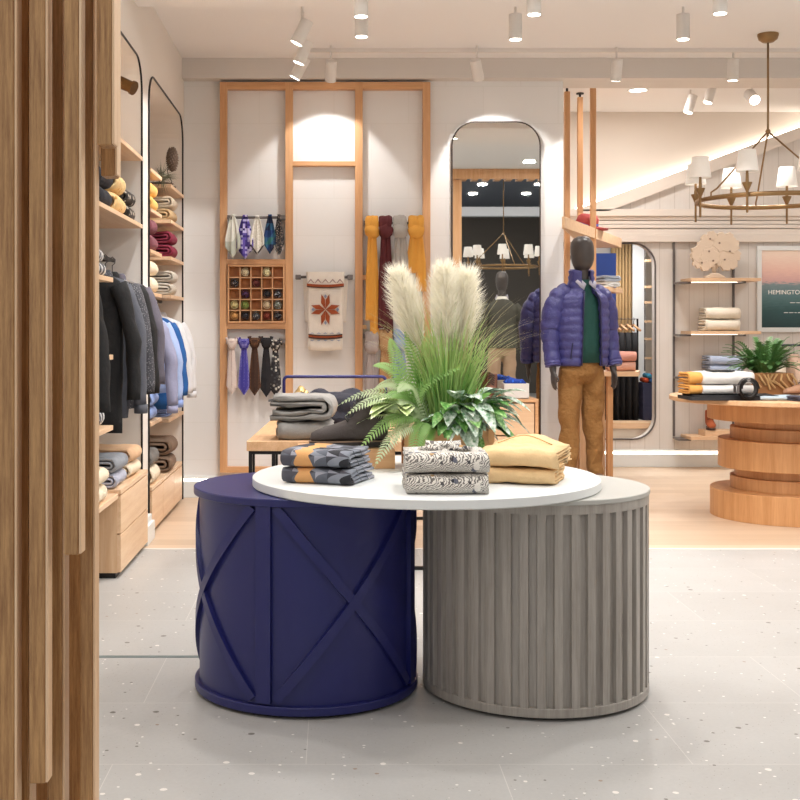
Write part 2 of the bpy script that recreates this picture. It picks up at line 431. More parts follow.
for x in (1.5, 2.6, 3.6):
    for y in (.5, -1.8, -3.2):
        area('mall_lamp', (x, y, 3.88), (0, 0, 0), .16, 14)
        b = MB(); b.lathe([(.085, 0), (.085, -.012)], (0, 0, 0), 20)
        tag(b.build('recessed_light', M_bulb, loc=(x, y, 3.9)), 'round recessed light in the dark mall ceiling outside the shop', 'ceiling light', 'mall ceiling lights')
# ================================================================ drum tables
RD, HD = .42, .761
def blue_drum():
    t = thing('drum_table', 'dark navy blue round drum cabinet with raised crossed bands under the white round top', 'display table', (-.105, 4.49, 0))
    b = MB(); b.lathe([(RD-.025, 0), (RD-.025, .014)], n=96); b.build('plinth', M_black, t)
    b = MB(); b.lathe([(RD-.016, .012), (RD-.016, HD-.02)], n=96); b.build('drum', M_navy, t, ang=40)
    b = MB(); b.lathe([(RD+.002, .012), (RD+.002, .042)], n=96); b.build('base_band', M_navy, t, ang=40, bevel=.003)
    b = MB(); b.lathe([(RD+.006, HD-.028), (RD+.006, HD)], n=96); b.build('top', M_navy, t, ang=40, bevel=.004)
    w0 = R(250.2)      # a wide post faces the room, crossed bands either side
    def band(a0, z0, a1, z1, wd, up=0):
        b = MB(); n = 28; rs = []
        L = math.hypot((a1-a0)*RD, z1-z0); nx, nz = -(z1-z0)/L, (a1-a0)*RD/L
        for i in range(n+1):
            q = i/n; a = a0+(a1-a0)*q; z = z0+(z1-z0)*q; row = []
            for s, rr in ((-1, RD-.018), (-1, RD+up), (1, RD+up), (1, RD-.018)):
                aa = a+s*nx*wd/2/RD; zz = max(.05, min(HD-.026, z+s*nz*wd/2))
                row.append((rr*math.cos(aa), rr*math.sin(aa), zz))
            rs.append(row)
        b.rings(rs); return b
    W = R(90)
    for k in range(4):
        a = w0+k*W
        band(a, .04, a, HD-.02, .055, .001).build('post', M_navy, t, ang=40)
        a0, a1 = a+.045/RD, a+W-.045/RD
        band(a0, .06, a1, HD-.03, .034).build('crossed_band', M_navy, t, ang=40)
        band(a0, HD-.03, a1, .06, .034, -.001).build('crossed_band', M_navy, t, ang=40)
blue_drum()
def grey_drum():
    t = thing('drum_table', 'grey wood round drum cabinet with vertical flutes under the white round top', 'display table', (.758, 4.47, 0))
    M_g = wood('grey_stained_wood', 'b3ada5', '8f8880', 'Z', sc=1.6)
    M_gt = plain('grey_lacquer', 'b9b8b2', .4)
    b = MB(); b.lathe([(RD-.03, 0), (RD-.03, .014)], n=96); b.build('plinth', M_black, t)
    b = MB(); n = 44; poly = []
    for i in range(n):
        a = 2*PI*i/n; st = 2*PI/n
        for q, r in ((.0, RD), (.16, RD), (.32, RD), (.48, RD), (.53, RD-.016), (.75, RD-.016), (.96, RD-.016)):
            poly.append(((r)*math.cos(a+q*st), r*math.sin(a+q*st)))
    b.prism(poly, .04, HD-.045, 'XY'); b.build('fluted_wall', M_g, t)
    b = MB(); b.lathe([(RD+.001, .012), (RD+.001, .045)], n=96); b.build('base_band', M_g, t, ang=40, bevel=.003)
    b = MB(); b.lathe([(RD+.001, HD-.05), (RD+.001, HD-.018)], n=96); b.build('top_band', M_g, t, ang=40)
    b = MB(); b.lathe([(RD+.005, HD-.018), (RD+.005, HD)], n=96); b.build('top', M_gt, t, ang=40, bevel=.003)
grey_drum()
TT = HD+.036
b = MB(); b.lathe([(.648, 0), (.653, .004), (.653, .032), (.648, .036)], n=128)
tag(b.build('round_tabletop', M_white, loc=(.345, 4.48, HD+.0005), ang=40), 'large white round tabletop resting across the navy and the grey drum', 'tabletop')
TT += .001
# ================================================================ round wooden table
TX, TY = 3.29, 8.55
def round_table():
    t = thing('round_table', 'round oak table on a pedestal of stacked discs under the chandelier', 'table', (TX, TY, 0))
    M_o = wood('orange_oak', 'd9a472', 'bd8550', 'Z', sc=.9)
    s = 138/76*.55/1.0
    def disc(name, r, z0, z1):
        b = MB(); b.lathe([(r, z0), (r, z1)], n=96); b.build(name, M_o, t, ang=40, bevel=.003)
    disc('base_disc', .54, 0, .20); disc('disc', .40, .20, .29); disc('disc', .37, .29, .355)
    disc('disc', .485, .355, .56); disc('disc', .40, .56, .645); disc('disc', .37, .645, .70); disc('disc', .56, .70, .83)
    b = MB(); b.lathe([(.82, .83), (.83, .835), (.83, .86), (.825, .865)], n=128); b.build('tabletop', M_oaky, t, ang=40)
round_table()
ZT = .866
# ================================================================ low table, navy tube frame, drawer cabinet
LT = .72
def low_table():
    t = thing('low_table', 'low oak table on thin black metal legs behind the white round top', 'table', (.1, 7.5, 0), R(-2))
    b = MB(); b.box(-.56, .56, -.9, .9, LT-.055, LT); b.build('tabletop', M_oaky, t, bevel=.003)
    for x, y in ((-.55, -.88), (.53, -.88), (-.55, .86), (.53, .86), (-.42, -.88), (-.55, -.74)):
        b = MB(); b.box(x, x+.02, y, y+.02, .02, LT-.075); b.build('leg', M_black, t)
    b = MB(); b.box(-.55, .55, -.88, -.86, LT-.075, LT-.055); b.box(-.55, .55, .86, .88, LT-.075, LT-.055)
    b.box(-.55, -.53, -.86, .86, LT-.075, LT-.055); b.box(.53, .55, -.86, .86, LT-.075, LT-.055); b.build('frame', M_black, t)
    b = MB(); b.box(-.55, .55, -.88, -.86, 0, .02); b.box(-.55, -.53, -.86, .88, 0, .02); b.box(.53, .55, -.86, .88, 0, .02); b.box(-.53, .53, .86, .88, 0, .02); b.build('floor_rail', M_black, t)
low_table()
b = MB(); x0, x1, z1 = -.32, .33, 1.045-LT; r = .025
b.tube([(x0, 0, 0), (x0, 0, z1-r)]+[(x0+r-r*math.cos(R(a)), 0, z1-r+r*math.sin(R(a))) for a in (22, 45, 68)]+[(x0+r, 0, z1), (x1-r, 0, z1)]+[(x1-r+r*math.sin(R(a)), 0, z1-r+r*math.cos(R(a))) for a in (22, 45, 68)]+[(x1, 0, z1-r), (x1, 0, 0)], .0105, 10)
tag(b.build('tube_frame', plain('navy_tube', '1f2160', .4), loc=(0, 7.55, LT), smooth=True), 'navy blue metal hanging frame of bent tube standing on the low oak table', 'display frame')
def drawer_cabinet():
    t = thing('drawer_cabinet', 'light oak drawer cabinet below the tall mirror', 'cabinet', (1.22, 9.2, 0))
    b = MB(); b.box(-.34, .34, -.2, .2, 0, .02+.0); b.box(-.34, -.315, -.2, .2, .02, .79); b.box(.315, .34, -.2, .2, .02, .79); b.box(-.315, .315, .17, .2, .02, .79); b.box(-.34, .34, -.2, .2, .79, .815)
    b.build('body', M_oakx, t, bevel=.002)
    for z0, z1 in ((.03, .28), (.29, .53), (.54, .78)):
        b = MB(); b.box(-.308, .308, -.197, -.17, z0, z1); b.build('drawer', M_palex, t, bevel=.003)
drawer_cabinet()
# ================================================================ tall mirror on the back wall
def tall_mirror():
    x0, x1, z0, z1 = (452-334)/124.8, (540-334)/124.8, .3, EYE+207/124.8
    t = thing('wall_mirror', 'tall wall mirror with rounded corners and thin dark frame', 'mirror', ((x0+x1)/2, 9.45, z0))
    W = (x1-x0)/2; H = z1-z0
    pl = rrect(-W, W, 0, H, .19)
    b = MB(); b.prism(pl, 0, .028, 'XZ'); b.build('glass', M_mirror, t)
    b = MB(); b.tube([(x, .004, z) for x, z in pl+[pl[0]]], .007, 8); b.build('frame', plain('dark_frame', '4b423d', .4, metal=.5), t, smooth=True)
tall_mirror()
# ================================================================ oak wall frame of three bays
KF = 124.9; YF = 9.44
def fx(p): return (p-334)/KF
def fz(p): return EYE-(p-329)/KF
def wall_frame():
    cx = fx(325); t = thing('wall_frame', 'tall oak display frame of three bays on the white wall', 'wall frame', (cx, YF, fz(472)))
    zb = fz(472)
    def bar(name, a, b_, c, d, dep=.06):
        b = MB(); b.box(fx(a)-cx, fx(b_)-cx, -.035, .035, fz(d)-zb, fz(c)-zb); b.build(name, M_oak if name == 'post' else M_oakx, t, bevel=.002)
    for a, q in ((220.3, 227.3), (285.5, 293), (355, 362.6), (422.5, 430)): bar('post', a, q, 83, 472)
    for a, q in ((227.3, 285.5), (293, 355), (362.6, 422.5)):
        bar('top_rail', a, q, 83, 90); bar('bottom_rail', a, q, 466.5, 472)
    bar('rail', 227.3, 285.5, 259.5, 265); bar('rail', 227.3, 285.5, 323, 329)
    bar('rail', 293, 355, 162, 166.5)
    bar('rail', 362.6, 368, 275, 280); bar('rail', 362.6, 366.5, 325, 329)
    bar('rail', 418, 422.5, 275, 280)
wall_frame()
def tray():
    x0, x1, z0, z1 = fx(228.3), fx(285), fz(322.8), fz(265.4)
    t = thing('accessory_tray', 'square oak tray of twenty-five compartments holding rolled ties', 'tray', ((x0+x1)/2, YF-.0, z0))
    W = (x1-x0)/2; H = z1-z0; c = W*2/5.25
    b = MB(); b.box(-W, W, .015, .03, 0, H); b.build('back_panel', wood('tray_oak', 'b9793c', '9d6129', 'Z'), t)
    b = MB(); e = .012
    b.box(-W, W, -.06, .015, 0, e); b.box(-W, W, -.06, .015, H-e, H); b.box(-W, -W+e, -.06, .015, e, H-e); b.box(W-e, W, -.06, .015, e, H-e); b.build('rim', M_oakx, t)
    b = MB(); iw = (2*W-2*e)/5; ih = (H-2*e)/5
    for i in range(1, 5):
        b.box(-W+e+i*iw-.004, -W+e+i*iw+.004, -.05, .015, e, H-e)
        b.box(-W+e, W-e, -.05, .015, e+i*ih-.004, e+i*ih+.004)
    b.build('divider', M_oakx, t)
    items = {(0, 1): ('cream floral', 'd8c7a4', '8a7a55'), (0, 3): ('cream dotted', 'e6d9a8', '4a4230'), (1, 0): ('black', '1a1518', 'd8d0d0'), (1, 2): ('burgundy', '55201c', '7c3b33'),
             (2, 1): ('plum', '3b1526', '6a4a8a'), (2, 3): ('black ribbed', '1b1719', '3a3436'), (2, 4): ('black with white dots', '15161d', 'e6e6ee'), (3, 0): ('pale straw yellow', 'c9b97c', 'e8dcae'),
             (3, 1): ('olive green', '7d8d44', '3c4a22'), (3, 3): ('beige and pink', 'cdb893', 'e6c9b4'), (3, 4): ('grey and white', '6f7468', 'f0f0ea'), (4, 0): ('tan', 'c08a4c', 'e0b27a'),
             (4, 1): ('black speckled', '1f181b', '5a5560'), (4, 2): ('black and white paisley', '3b3b3d', 'c9c9c5'), (4, 3): ('rust red', '6e2514', 'a4604a'), (4, 4): ('black and silver', '201c1e', 'b5b0ae')}
    rown = ['top', 'second', 'third', 'fourth', 'bottom']; coln = ['first', 'second', 'third', 'fourth', 'fifth']
    for (rr, cc), (nm, c1, c2) in items.items():
        xx = x0+e+(cc+.5)*iw; zz = z1-e-(rr+1)*ih+.006
        b = MB(); n = 22; pts = []
        rad = ih*.40
        for i in range(n*2):
            a = i/n*2*PI; q = rad*(1-.32*i/n)
            pts.append((q*math.cos(a+1), q*math.sin(a+1)))
        rs = []
        for i, (u, v_) in enumerate(pts):
            L = math.hypot(u, v_); nu, nv = u/L, v_/L; tk = .0022
            rs.append([(u-nu*tk, -.03, v_-nv*tk), (u+nu*tk, -.03, v_+nv*tk), (u+nu*tk, .008, v_+nv*tk), (u-nu*tk, .008, v_-nv*tk)])
        b.rings(rs); b.lathe([(rad*.42, -.0)], n=3) if False else None
        rs = [[(q*math.cos(2*PI*j/16), yy, q*math.sin(2*PI*j/16)) for j in range(16)] for q, yy in ((rad*.32, -.034), (rad*.55, -.026), (rad*.6, .008))]
        b.rings(rs)
        o = b.build('rolled_tie', speckle('tie_roll_'+nm, c1, c2, 130, .3), loc=(xx, YF-.012, zz+rad+.002), ang=50)
        tag(o, '%s rolled tie, %s row, %s column of the oak tray' % (nm, rown[rr], coln[cc]), 'tie', 'rolled ties in the compartment tray')
tray()
def rail(name, lab, pa, pb, py, Y=9.36, ends=True, r=.011):
    t = thing(name, lab, 'rail', ((fx(pa)+fx(pb))/2, 9.40, fz(py)))
    W = (fx(pb)-fx(pa))/2
    b = MB(); b.tube([(-W, Y-9.40, 0), (W, Y-9.40, 0)], r, 12); b.build('bar', M_grey_metal, t, smooth=True)
    for s in (-1, 1):
        b = MB(); b.box(s*W-.022, s*W+.022, Y-9.40-.016, .045 if abs(pa-296)>1 else .08, -.018, .018); b.build('bracket', M_grey_metal, t, bevel=.003)
    return t
rail('wall_rail', 'upper dark metal rail holding pocket squares in the left bay', 231, 283, 218.5)
rail('wall_rail', 'lower dark metal rail holding neckties in the left bay', 231, 283, 341)
rail('wall_rail', 'dark metal rail in the middle bay holding the star scarf', 298.5, 350, 277.5)
rail('wall_rail', 'upper metal rail in the right bay holding long knotted scarves', 366, 420, 224)
rail('wall_rail', 'lower metal rail in the right bay holding the grey, tan and blue scarves', 366, 420, 336)
# pocket squares hung over the upper rail
def pocket_square(c, w, top, tip, mat, lab, edge=None, seed=0, skew=0, thick=.006):
    """hung by its middle: pinched top, pointed bottom, gathered in folds"""
    b = MB(); n = 14; m = 17; front = []
    X0 = fx(c); Z0 = fz(top); L = Z0-fz(tip); W = w/KF/2
    for i in range(n+1):
        q = i/n; row = []
        for j in range(m):
            u = j/(m-1)*2-1
            ww = W*(.28+.95*q**.8) if q < .72 else W*(.28+.95*.72**.8)
            low = 1-.26*abs(u)**1.0
            z = -L*q*low
            x = u*ww+skew*q
            y = -.012*math.cos(u*7+seed)*min(1, q+.2)-.004*math.cos(u*15+seed*3)
            row.append((x, y, z))
        front.append(row)
    rs = []
    for row in front:
        rs.append(row+[(x, y+thick, z) for x, y, z in reversed(row)])
    b.rings(rs)
    over = [(-W*.3, -.01, 0), (W*.3, -.01, 0)]
    b.rings([[(W*.3*math.copysign(1, s), -.012+.0, 0) for s in (1, -1)]+[(-W*.3, -.006, 0), (W*.3, -.006, 0)],
             [(W*.28, .0, .016), (-W*.28, .0, .016), (-W*.28, .005, .012), (W*.28, .005, .012)],
             [(W*.3, .03, .016), (-W*.3, .03, .016), (-W*.3, .025, .012), (W*.3, .025, .012)],
             [(W*.4, .034, -.06), (-W*.4, .034, -.06), (-W*.4, .03, -.06), (W*.4, .03, -.06)]])
    o = b.build('pocket_square', mat, loc=(X0, 9.345, Z0), smooth=True)
    tag(o, lab, 'pocket square', 'pocket squares on the upper rail')
    if edge:
        e = MB()
        for k in range(n-3, n):
            pass
        k = n; r0 = [tuple(v) for v in front[n]]; r1 = [(x*.9, y-.001, z+.016) for x, y, z in r0]
        e.rings([[(x, y-.003, z) for x, y, z in r0]+[(x, y-.003, z) for x, y, z in reversed(r1)],
                 [(x, y-.001, z) for x, y, z in r0]+[(x, y-.001, z) for x, y, z in reversed(r1)]])
        e.build('hem', edge, o)
M_ps = [cells('square_sage', ['c6c6bb', 'b7baae', 'd4d3c9'], 9, 5), cells('square_purple', ['3a2a78', 'b9b2d8', '2c1f66', '5a4a9a'], 55, 55, diag=False),
        speckle('square_ivory', 'd9d3c8', ['cbc3b4', 'e6e1d8'], 60, .4), cells('square_blue', ['1d3a6e', '2c5a7c', '14203f', '36706e'], 26, 18), speckle('square_charcoal', '2b2a2f', ['8a8078', 'b9a898'], 90, .35)]
pocket_square(234, 15, 217.5, 259, M_ps[0], 'pale sage green pocket square at the left end of the upper rail', seed=1)
pocket_square(246, 17, 218, 260, M_ps[1], 'purple and white checked pocket square with a pointed tip', seed=2)
pocket_square(258, 14, 218.5, 256, M_ps[2], 'ivory pocket square with a dark hem on the upper rail', plain('hem_dark', '3d3638', .8), seed=0)
pocket_square(270.5, 12, 217.5, 255, M_ps[3], 'blue and teal pocket square gathered in dark folds', seed=5)
pocket_square(279.5, 10, 217.5, 258, M_ps[4], 'charcoal paisley pocket square at the right end of the upper rail', plain('hem_white', 'd8d4cf', .8), seed=3)
def necktie(c, top, tip, mat, lab, w=11, seed=0):
    t = thing('necktie', lab, 'necktie', (fx(c), 9.345, fz(top)), group='neckties on the lower rail')
    W = w/KF/2; L = fz(top)-fz(tip)
    b = MB(); rs = []
    for q, ww in ((.12, .42), (.3, .62), (.6, .88), (.84, 1.0), (.85, 1.0)):
        rs.append([(-W*ww, 0, -L*q), (0, -.008, -L*q), (W*ww, 0, -L*q), (0, .006, -L*q)])
    rs.append([(-W*.03, 0, -L), (0, -.003, -L), (W*.03, 0, -L), (0, .003, -L)])
    b.rings(rs); b.build('blade', mat, t, bevel=.002)
    b = MB(); b.loft([(0, 0, -.075, W*.45, .012), (0, -.003, -.055, W*.72, .018), (0, -.003, -.01, W*1.0, .024), (0, 0, .012, W*.9, .022)], 16, 2.4)
    b.build('knot', mat, t, smooth=True)
    b = MB(); b.tube([(-W*.7, 0, -.01), (-W*1.0, .012, .015), (-W*.8, .03, .02), (-W*.9, .045, -.03)], .012, 8, flat=.5); b.tube([(W*.7, 0, -.01), (W*1.0, .012, .015), (W*.8, .03, .02), (W*.9, .045, -.03)], .012, 8, flat=.5)
    b.build('neck_loop', mat, t, smooth=True)
tie_m = [speckle('tie_cream', 'd7c8c0', '8a4a48', 110, .3, detail=.01), speckle('tie_purple', '3c3694', 'a9a4dc', 90, .33, detail=.01), speckle('tie_brown', '3a2216', '8a5a34', 90, .3, detail=.01), fabric('tie_black', '1b1a1f'), speckle('tie_paisley', '201e22', ['c8c4bc', '8d8880', '3c3a3e'], 45, .45)]
necktie(233, 340, 393.5, tie_m[0], 'cream necktie with small red dots, leftmost on the lower rail')
necktie(245, 340, 394.5, tie_m[1], 'purple necktie with small light dots', 12)
necktie(255.5, 339, 395, tie_m[2], 'dark brown necktie with tan motifs', 12)
necktie(267, 339, 396.5, tie_m[3], 'plain black necktie on the lower rail', 12)
necktie(276, 341, 395.5, tie_m[4], 'black and white paisley necktie, rightmost on the lower rail', 12)
# star scarf
def star_scarf():
    M = fabric('ivory_wool', 'e9e2d8', .06); Mr = fabric('rust_wool', '9c4a24', .1); Mb = fabric('dusty_blue_wool', '8f9bb8', .1); Md = fabric('dark_brown_wool', '4e3028', .1)
    Z0 = fz(272.5); t = thing('star_scarf', 'ivory knitted scarf with a rust eight-pointed star hung on the middle rail', 'scarf', (fx(325.5), 9.35, Z0))
    def cloth(name, w0, w1, z0, z1, y, seed, m=M, th=.008):
        b = MB(); rs = []
        for i in range(15):
            q = i/14; W = w0+(w1-w0)*q; z = z0+(z1-z0)*q; row = []
            for j in range(13):
                u = j/6-1; row.append((u*W, y-.004*math.cos(u*5+seed+q)-.003*q*math.sin(3*u), z-.01*(1-u*u)*q))
            rs.append(row+[(x, yy+th, zz) for x, yy, zz in reversed(row)])
        b.rings(rs); b.build(name, m, t, smooth=True)
    H = lambda p: fz(p)-Z0
    cloth('front_panel', .15, .135, H(276), H(349.5), -.012, 1)
    cloth('folded_flap', .152, .148, H(272.5), H(286), -.028, 2)
    b = MB(); rs = []
    for a in range(0, 181, 20):
        y, z = .012-.03*math.cos(R(a)), H(275)+.018*math.sin(R(a))+.004
        rs.append([(x, y+.0, z) for x in (-.15, -.05, .05, .15)]+[(x, y*.8+.003, z-.006) for x in (.15, .05, -.05, -.15)])
    b.rings(rs); b.build('fold_over_rail', M, t, smooth=True)
    cloth('back_panel', .18, .165, H(278), H(322), .03, 3)
    def strip(name, za, zb, w, y, m):
        b = MB(); row = []
        rs = []
        for j in range(13):
            u = j/6-1; y0 = y-.004*math.cos(u*5+1)
            dz = -.010*(1-u*u)
            rs.append([(u*w, y0, za+dz), (u*w, y0, zb+dz), (u*w, y0+.003, zb+dz), (u*w, y0+.003, za+dz)])
        b.rings(rs); b.build(name, m, t)
    strip('rust_band', H(284), H(286.3), .146, -.038, Mr); strip('rust_band', H(335), H(336.4), .134, -.022, Mr)
    strip('brown_band', H(286.3), H(287.6), .146, -.0375, Md); strip('brown_band', H(333.8), H(335), .134, -.022, Md); strip('brown_band', H(336.4), H(338), .134, -.022, Md)
    # zigzag rows
    b = MB()
    for k in range(5):
        xx = -.115+k*.0575
        b.prism([(xx-.028, H(283.6)), (xx, H(279.4)), (xx+.028, H(283.6)), (xx+.02, H(283.6)), (xx, H(281)), (xx-.02, H(283.6))], -.040, -.034)
    b.build('zigzag', fabric('mauve_wool', 'a9928e', .1), t)
    b = MB()
    for k in range(5):
        xx = -.105+k*.0525
        for z, s in ((H(333.2), 1), (H(338.8), -1)):
            b.prism([(xx-.02, z-.006), (xx, z+s*.012-.006), (xx+.02, z-.006), (xx, z+s*.005-.006)], -.025, -.019)
    b.build('zigzag', Mb, t)
    cz = H(309.8); yq = -.0235
    for k in range(4):
        for s in (-1, 1):
            b = MB(); a = R(90*k)
            pts = [(0, 0), (s*.021, .038), (s*.033, .118-.0), (s*.0035, .083)] if True else 0
            pts = [(0, 0.004), (s*.038, .052), (s*.033, .122), (s*.003, .078)]
            P = [(math.cos(a)*u-math.sin(a)*v_, cz+math.sin(a)*u+math.cos(a)*v_) for u, v_ in pts]
            P = [(u*.93, z) for u, z in P]
            b.prism(P, yq, yq+.008); b.build('star_point', Mr, t)
        b = MB(); u0, v0 = -math.sin(a)*.105, math.cos(a)*.105
        b.prism([(u0*.93+dx, cz+v0+dz) for dx, dz in ((0, .016), (.012, 0), (0, -.016), (-.012, 0))], yq, yq+.008); b.build('star_diamond', Mb, t)
star_scarf()
def knotted(c, top, bot, mat, lab, w=13, seed=0, ends=((-.25, 1.0), (.3, .9))):
    t = thing('knotted_scarf', lab, 'scarf', (fx(c), 9.33, fz(top)), group='knotted scarves in the right bay')
    W = w/KF/2; H = fz(top)-fz(bot)
    b = MB()
    for s in (-.5, 0, .5):     # gathered folds over the rail
        b.tube([(s*W, -.012, -.11), (s*W*1.1, -.032, -.06), (s*W*1.15, -.026, -.015), (s*W*1.1, -.004, .014), (s*W*1.1, .028, .014), (s*W*1.1, .05, -.03), (s*W, .05, -.12)], [W*.42, W*.46, W*.44, W*.42, W*.42, W*.42, W*.36], 12, flat=.55)
    b.build('loop', mat, t, smooth=True, jitter=(.012, 25, seed))
    b = MB(); b.loft([(0, -.02, -.155, W*.62, .03), (0, -.025, -.13, W*.95, .042), (0, -.025, -.095, W*1.12, .048), (0, -.02, -.065, W*1.0, .04), (0, -.015, -.05, W*.6, .03)], 20)
    b.build('knot', mat, t, smooth=True, jitter=(.014, 30, seed+3))
    for k, (dx, q) in enumerate(ends):
        b = MB(); rs = []; n = 20
        for i in range(25):
            f = i/24; z = -.12-(H*q-.12)*f; row = []
            ww = W*(.42+.28*min(1, f*2)); cx = dx*W*(1+.6*f)
            for j in range(n):
                a = 2*PI*j/n
                row.append((cx+ww*math.cos(a), -.018+.011*k+.016*math.sin(a)+.009*math.cos(a*4+seed+k*2)*(1 if math.sin(a) < 0 else .3), z))
            rs.append(row)
        b.rings(rs); b.build('hanging_end', mat, t, smooth=True)
M_mus = fabric('mustard_knit', 'dfa043', .08); M_bur = fabric('burgundy_knit', '561d22', .1); M_grs = fabric('grey_knit', 'aaa59f', .08)
knotted(371.5, 220, 337, M_mus, 'long mustard scarf, leftmost on the upper scarf rail', 13, 1, ((-.2, .86), (.25, 1.0)))
knotted(385, 220, 334, M_bur, 'burgundy scarf knotted on the upper scarf rail', 13, 2, ((-.3, .95), (.3, 1.0)))
knotted(399, 220, 300, M_grs, 'light grey scarf knotted on the upper scarf rail', 14, 3, ((-.3, 1.0), (.4, .85)))
knotted(415, 220, 292, M_mus, 'mustard scarf, rightmost on the upper scarf rail', 15, 4, ((-.35, .75), (.45, 1.0)))
knotted(371, 334, 402, fabric('mauve_grey_knit', 'a89c98', .08), 'mauve grey scarf, leftmost on the lower scarf rail', 13, 5)
knotted(385, 332, 392, fabric('tan_knit', 'b1895f', .08), 'tan scarf knotted on the lower scarf rail', 13, 6)
knotted(398.5, 332, 380, fabric('blue_white_knit', '8fa3c4', .3), 'pale blue scarf knotted on the lower scarf rail', 12, 7)
# ================================================================ soft goods: builders
def folded(loc, rz, w, l, h, mat, lab, name='folded_sweater', cat='sweater', group=None, seed=0, amp=.006, nest=2, droop=0, taper=0):
    """folded cloth: nested U layers; the fold faces local +X, the open spiral ends face -Y and +Y"""
    th = h*(.23 if nest == 2 else .15)
    def ribbon(b, x1, zc, hh, th, x0, x0b, ins=1.0):
        rr = hh/2-th/2; n = 9
        path = [(x0, zc-rr)]+[(x0+(x1-hh/2-x0)*i/5, zc-rr) for i in range(1, 6)]
        path += [(x1-hh/2+rr*math.cos(R(-90+180*i/n)), zc+rr*math.sin(R(-90+180*i/n))) for i in range(1, n)]
        path += [(x1-hh/2+(x0b-x1+hh/2)*i/5, zc+rr) for i in range(0, 6)]
        L, Rr = [], []
        for i, p in enumerate(path):
            a = path[max(0, i-1)]; c = path[min(len(path)-1, i+1)]
            dx, dz = c[0]-a[0], c[1]-a[1]; q = math.hypot(dx, dz) or 1
            nx, nz = -dz/q*th/2, dx/q*th/2
            L.append((p[0]+nx, p[1]+nz)); Rr.append((p[0]-nx, p[1]-nz))
        rs = []; ny = 9
        for i in range(ny+1):
            y = -l/2+l*i/ny; e = .75 if i in (0, ny) else 1.0
            sh = rnd.uniform(-.002, .002)
            row = []
            for (ax, az), (bx, bz) in zip(L, Rr):
                mx, mz = (ax+bx)/2, (az+bz)/2
                row.append((mx+(ax-mx)*e+sh, y*(1 if 0 < i < ny else .985), mz+(az-mz)*e))
            for (ax, az), (bx, bz) in reversed(list(zip(L, Rr))):
                mx, mz = (ax+bx)/2, (az+bz)/2
                row.append((mx+(bx-mx)*e+sh, y*(1 if 0 < i < ny else .985), mz+(bz-mz)*e))
            rs.append(row)
        b.rings(rs)
    b = MB()
    ribbon(b, w/2, h/2, h, th, -w/2, -w/2+.015)
    ribbon(b, w/2-th*1.3, h/2-.0, h-2*th-.002, th*.85 if nest == 2 else th, -w/2+.02, -w/2+.0)
    if nest == 3: ribbon(b, w/2-th*2.8, h/2, h-4*th-.004, th*.9, -w/2+.01, -w/2+.02)
    if droop:
        b.v = [(x, y, z-(droop*((x/w+.5)**2))*(z/h)) for x, y, z in b.v]
    o = b.build(name, mat, loc=loc, rz=rz, smooth=True, jitter=(amp, 14, seed+rnd.random()*9))
    zmin = min(v.co.z for v in o.data.vertices)
    for v in o.data.vertices:
        v.co.z = max(0, v.co.z-zmin*.5) if v.co.z < .01 else v.co.z
    if lab: tag(o, lab, cat, group)
    return o
def pile(x, y, z, rz, specs, w, l, h, **kw):
    for i, (m, lab) in enumerate(specs):
        folded((x+rnd.uniform(-.006, .006), y+rnd.uniform(-.006, .006), z+i*(h+.003)), rz+rnd.uniform(-.04, .04), w, l, h, m, lab, seed=i*3+x*10+z, **kw)
# ================================================================ shelves in the left wall niches
def shelf(name, lab, x0, x1, y0, y1, z, group=None):
    b = MB(); b.box(x0, x1, y0, y1, -.025, 0)
    o = b.build(name, M_paley, loc=(0, 0, z), bevel=.002); return tag(o, lab, 'shelf', group)
shelf('wall_shelf', 'long pale oak shelf above the black rolls, in the nearer arched niche', WB, -1.19, 5.32, 7.34, 2.42)
shelf('wall_shelf', 'long pale oak shelf holding black, yellow and patterned rolls in the nearer arched niche', WB, -1.19, 5.32, 7.34, 2.0)
for z, t in ((1.62, 'short pale shelf with light patterned rolls at the height of the coat collars'), (1.215, 'short pale shelf in the middle of the nearer niche, under two white rolls'), (.845, 'short pale shelf near the coat hems in the nearer niche')):
    shelf('wall_shelf', t, WB, -1.16, 5.62, 6.2, z)
KA = [(2.40, 'topmost'), (2.14, 'second'), (1.87, 'third'), (1.59, 'fourth')]
for z, t in KA: shelf('wall_shelf', '%s short oak shelf from the top in the left stack of the far niche' % t, WB, -1.19, 7.68, 8.16, z)
for z, t in KA: shelf('wall_shelf', '%s short oak shelf from the top in the far niche, beside the white wall' % t, WB, -1.19, 8.62, 9.35, z+.01)
shelf('wall_shelf', 'short oak shelf holding blue folded shirts below the hanging shirts', WB, -1.19, 8.5, 9.35, .70)
shelf('wall_shelf', 'short oak shelf behind the hanging lavender shirt in the far niche', WB, -1.19, 7.68, 8.16, .74)
b = MB(); b.box(-.012, .012, -.02, .02, 0, 2.27)
tag(b.build('niche_post', M_oak, loc=(-1.605, 8.39, .75)), 'upright oak post between the two stacks of shelves in the far niche', 'post')
F_ = fabric
m_blk = F_('black_knit', '26262c'); m_yel = speckle('yellow_pattern', 'e0bd86', ['ecd29a', 'c08a3c', 'e8c27c'], 40, .35); m_dkp = speckle('dark_pattern', '39332f', ['b8aea0', '1d1a1a', '8a7f72'], 32, .4)
m_bg = F_('beige_knit', 'cbbca6'); m_bei2 = F_('sand_knit', 'b89b74'); m_yl = F_('butter_knit', 'e2b565'); m_wine = F_('wine_knit', '7d2038'); m_mauve = F_('mauve_knit', '7d4650')
m_crm = F_('cream_knit', 'e9d9bf'); m_offw = F_('stone_knit', 'c5bdb0'); m_brn = F_('brown_wool', '7a6351'); m_gry = F_('grey_wool', '77736f'); m_wht = F_('white_knit', 'e4e2de')
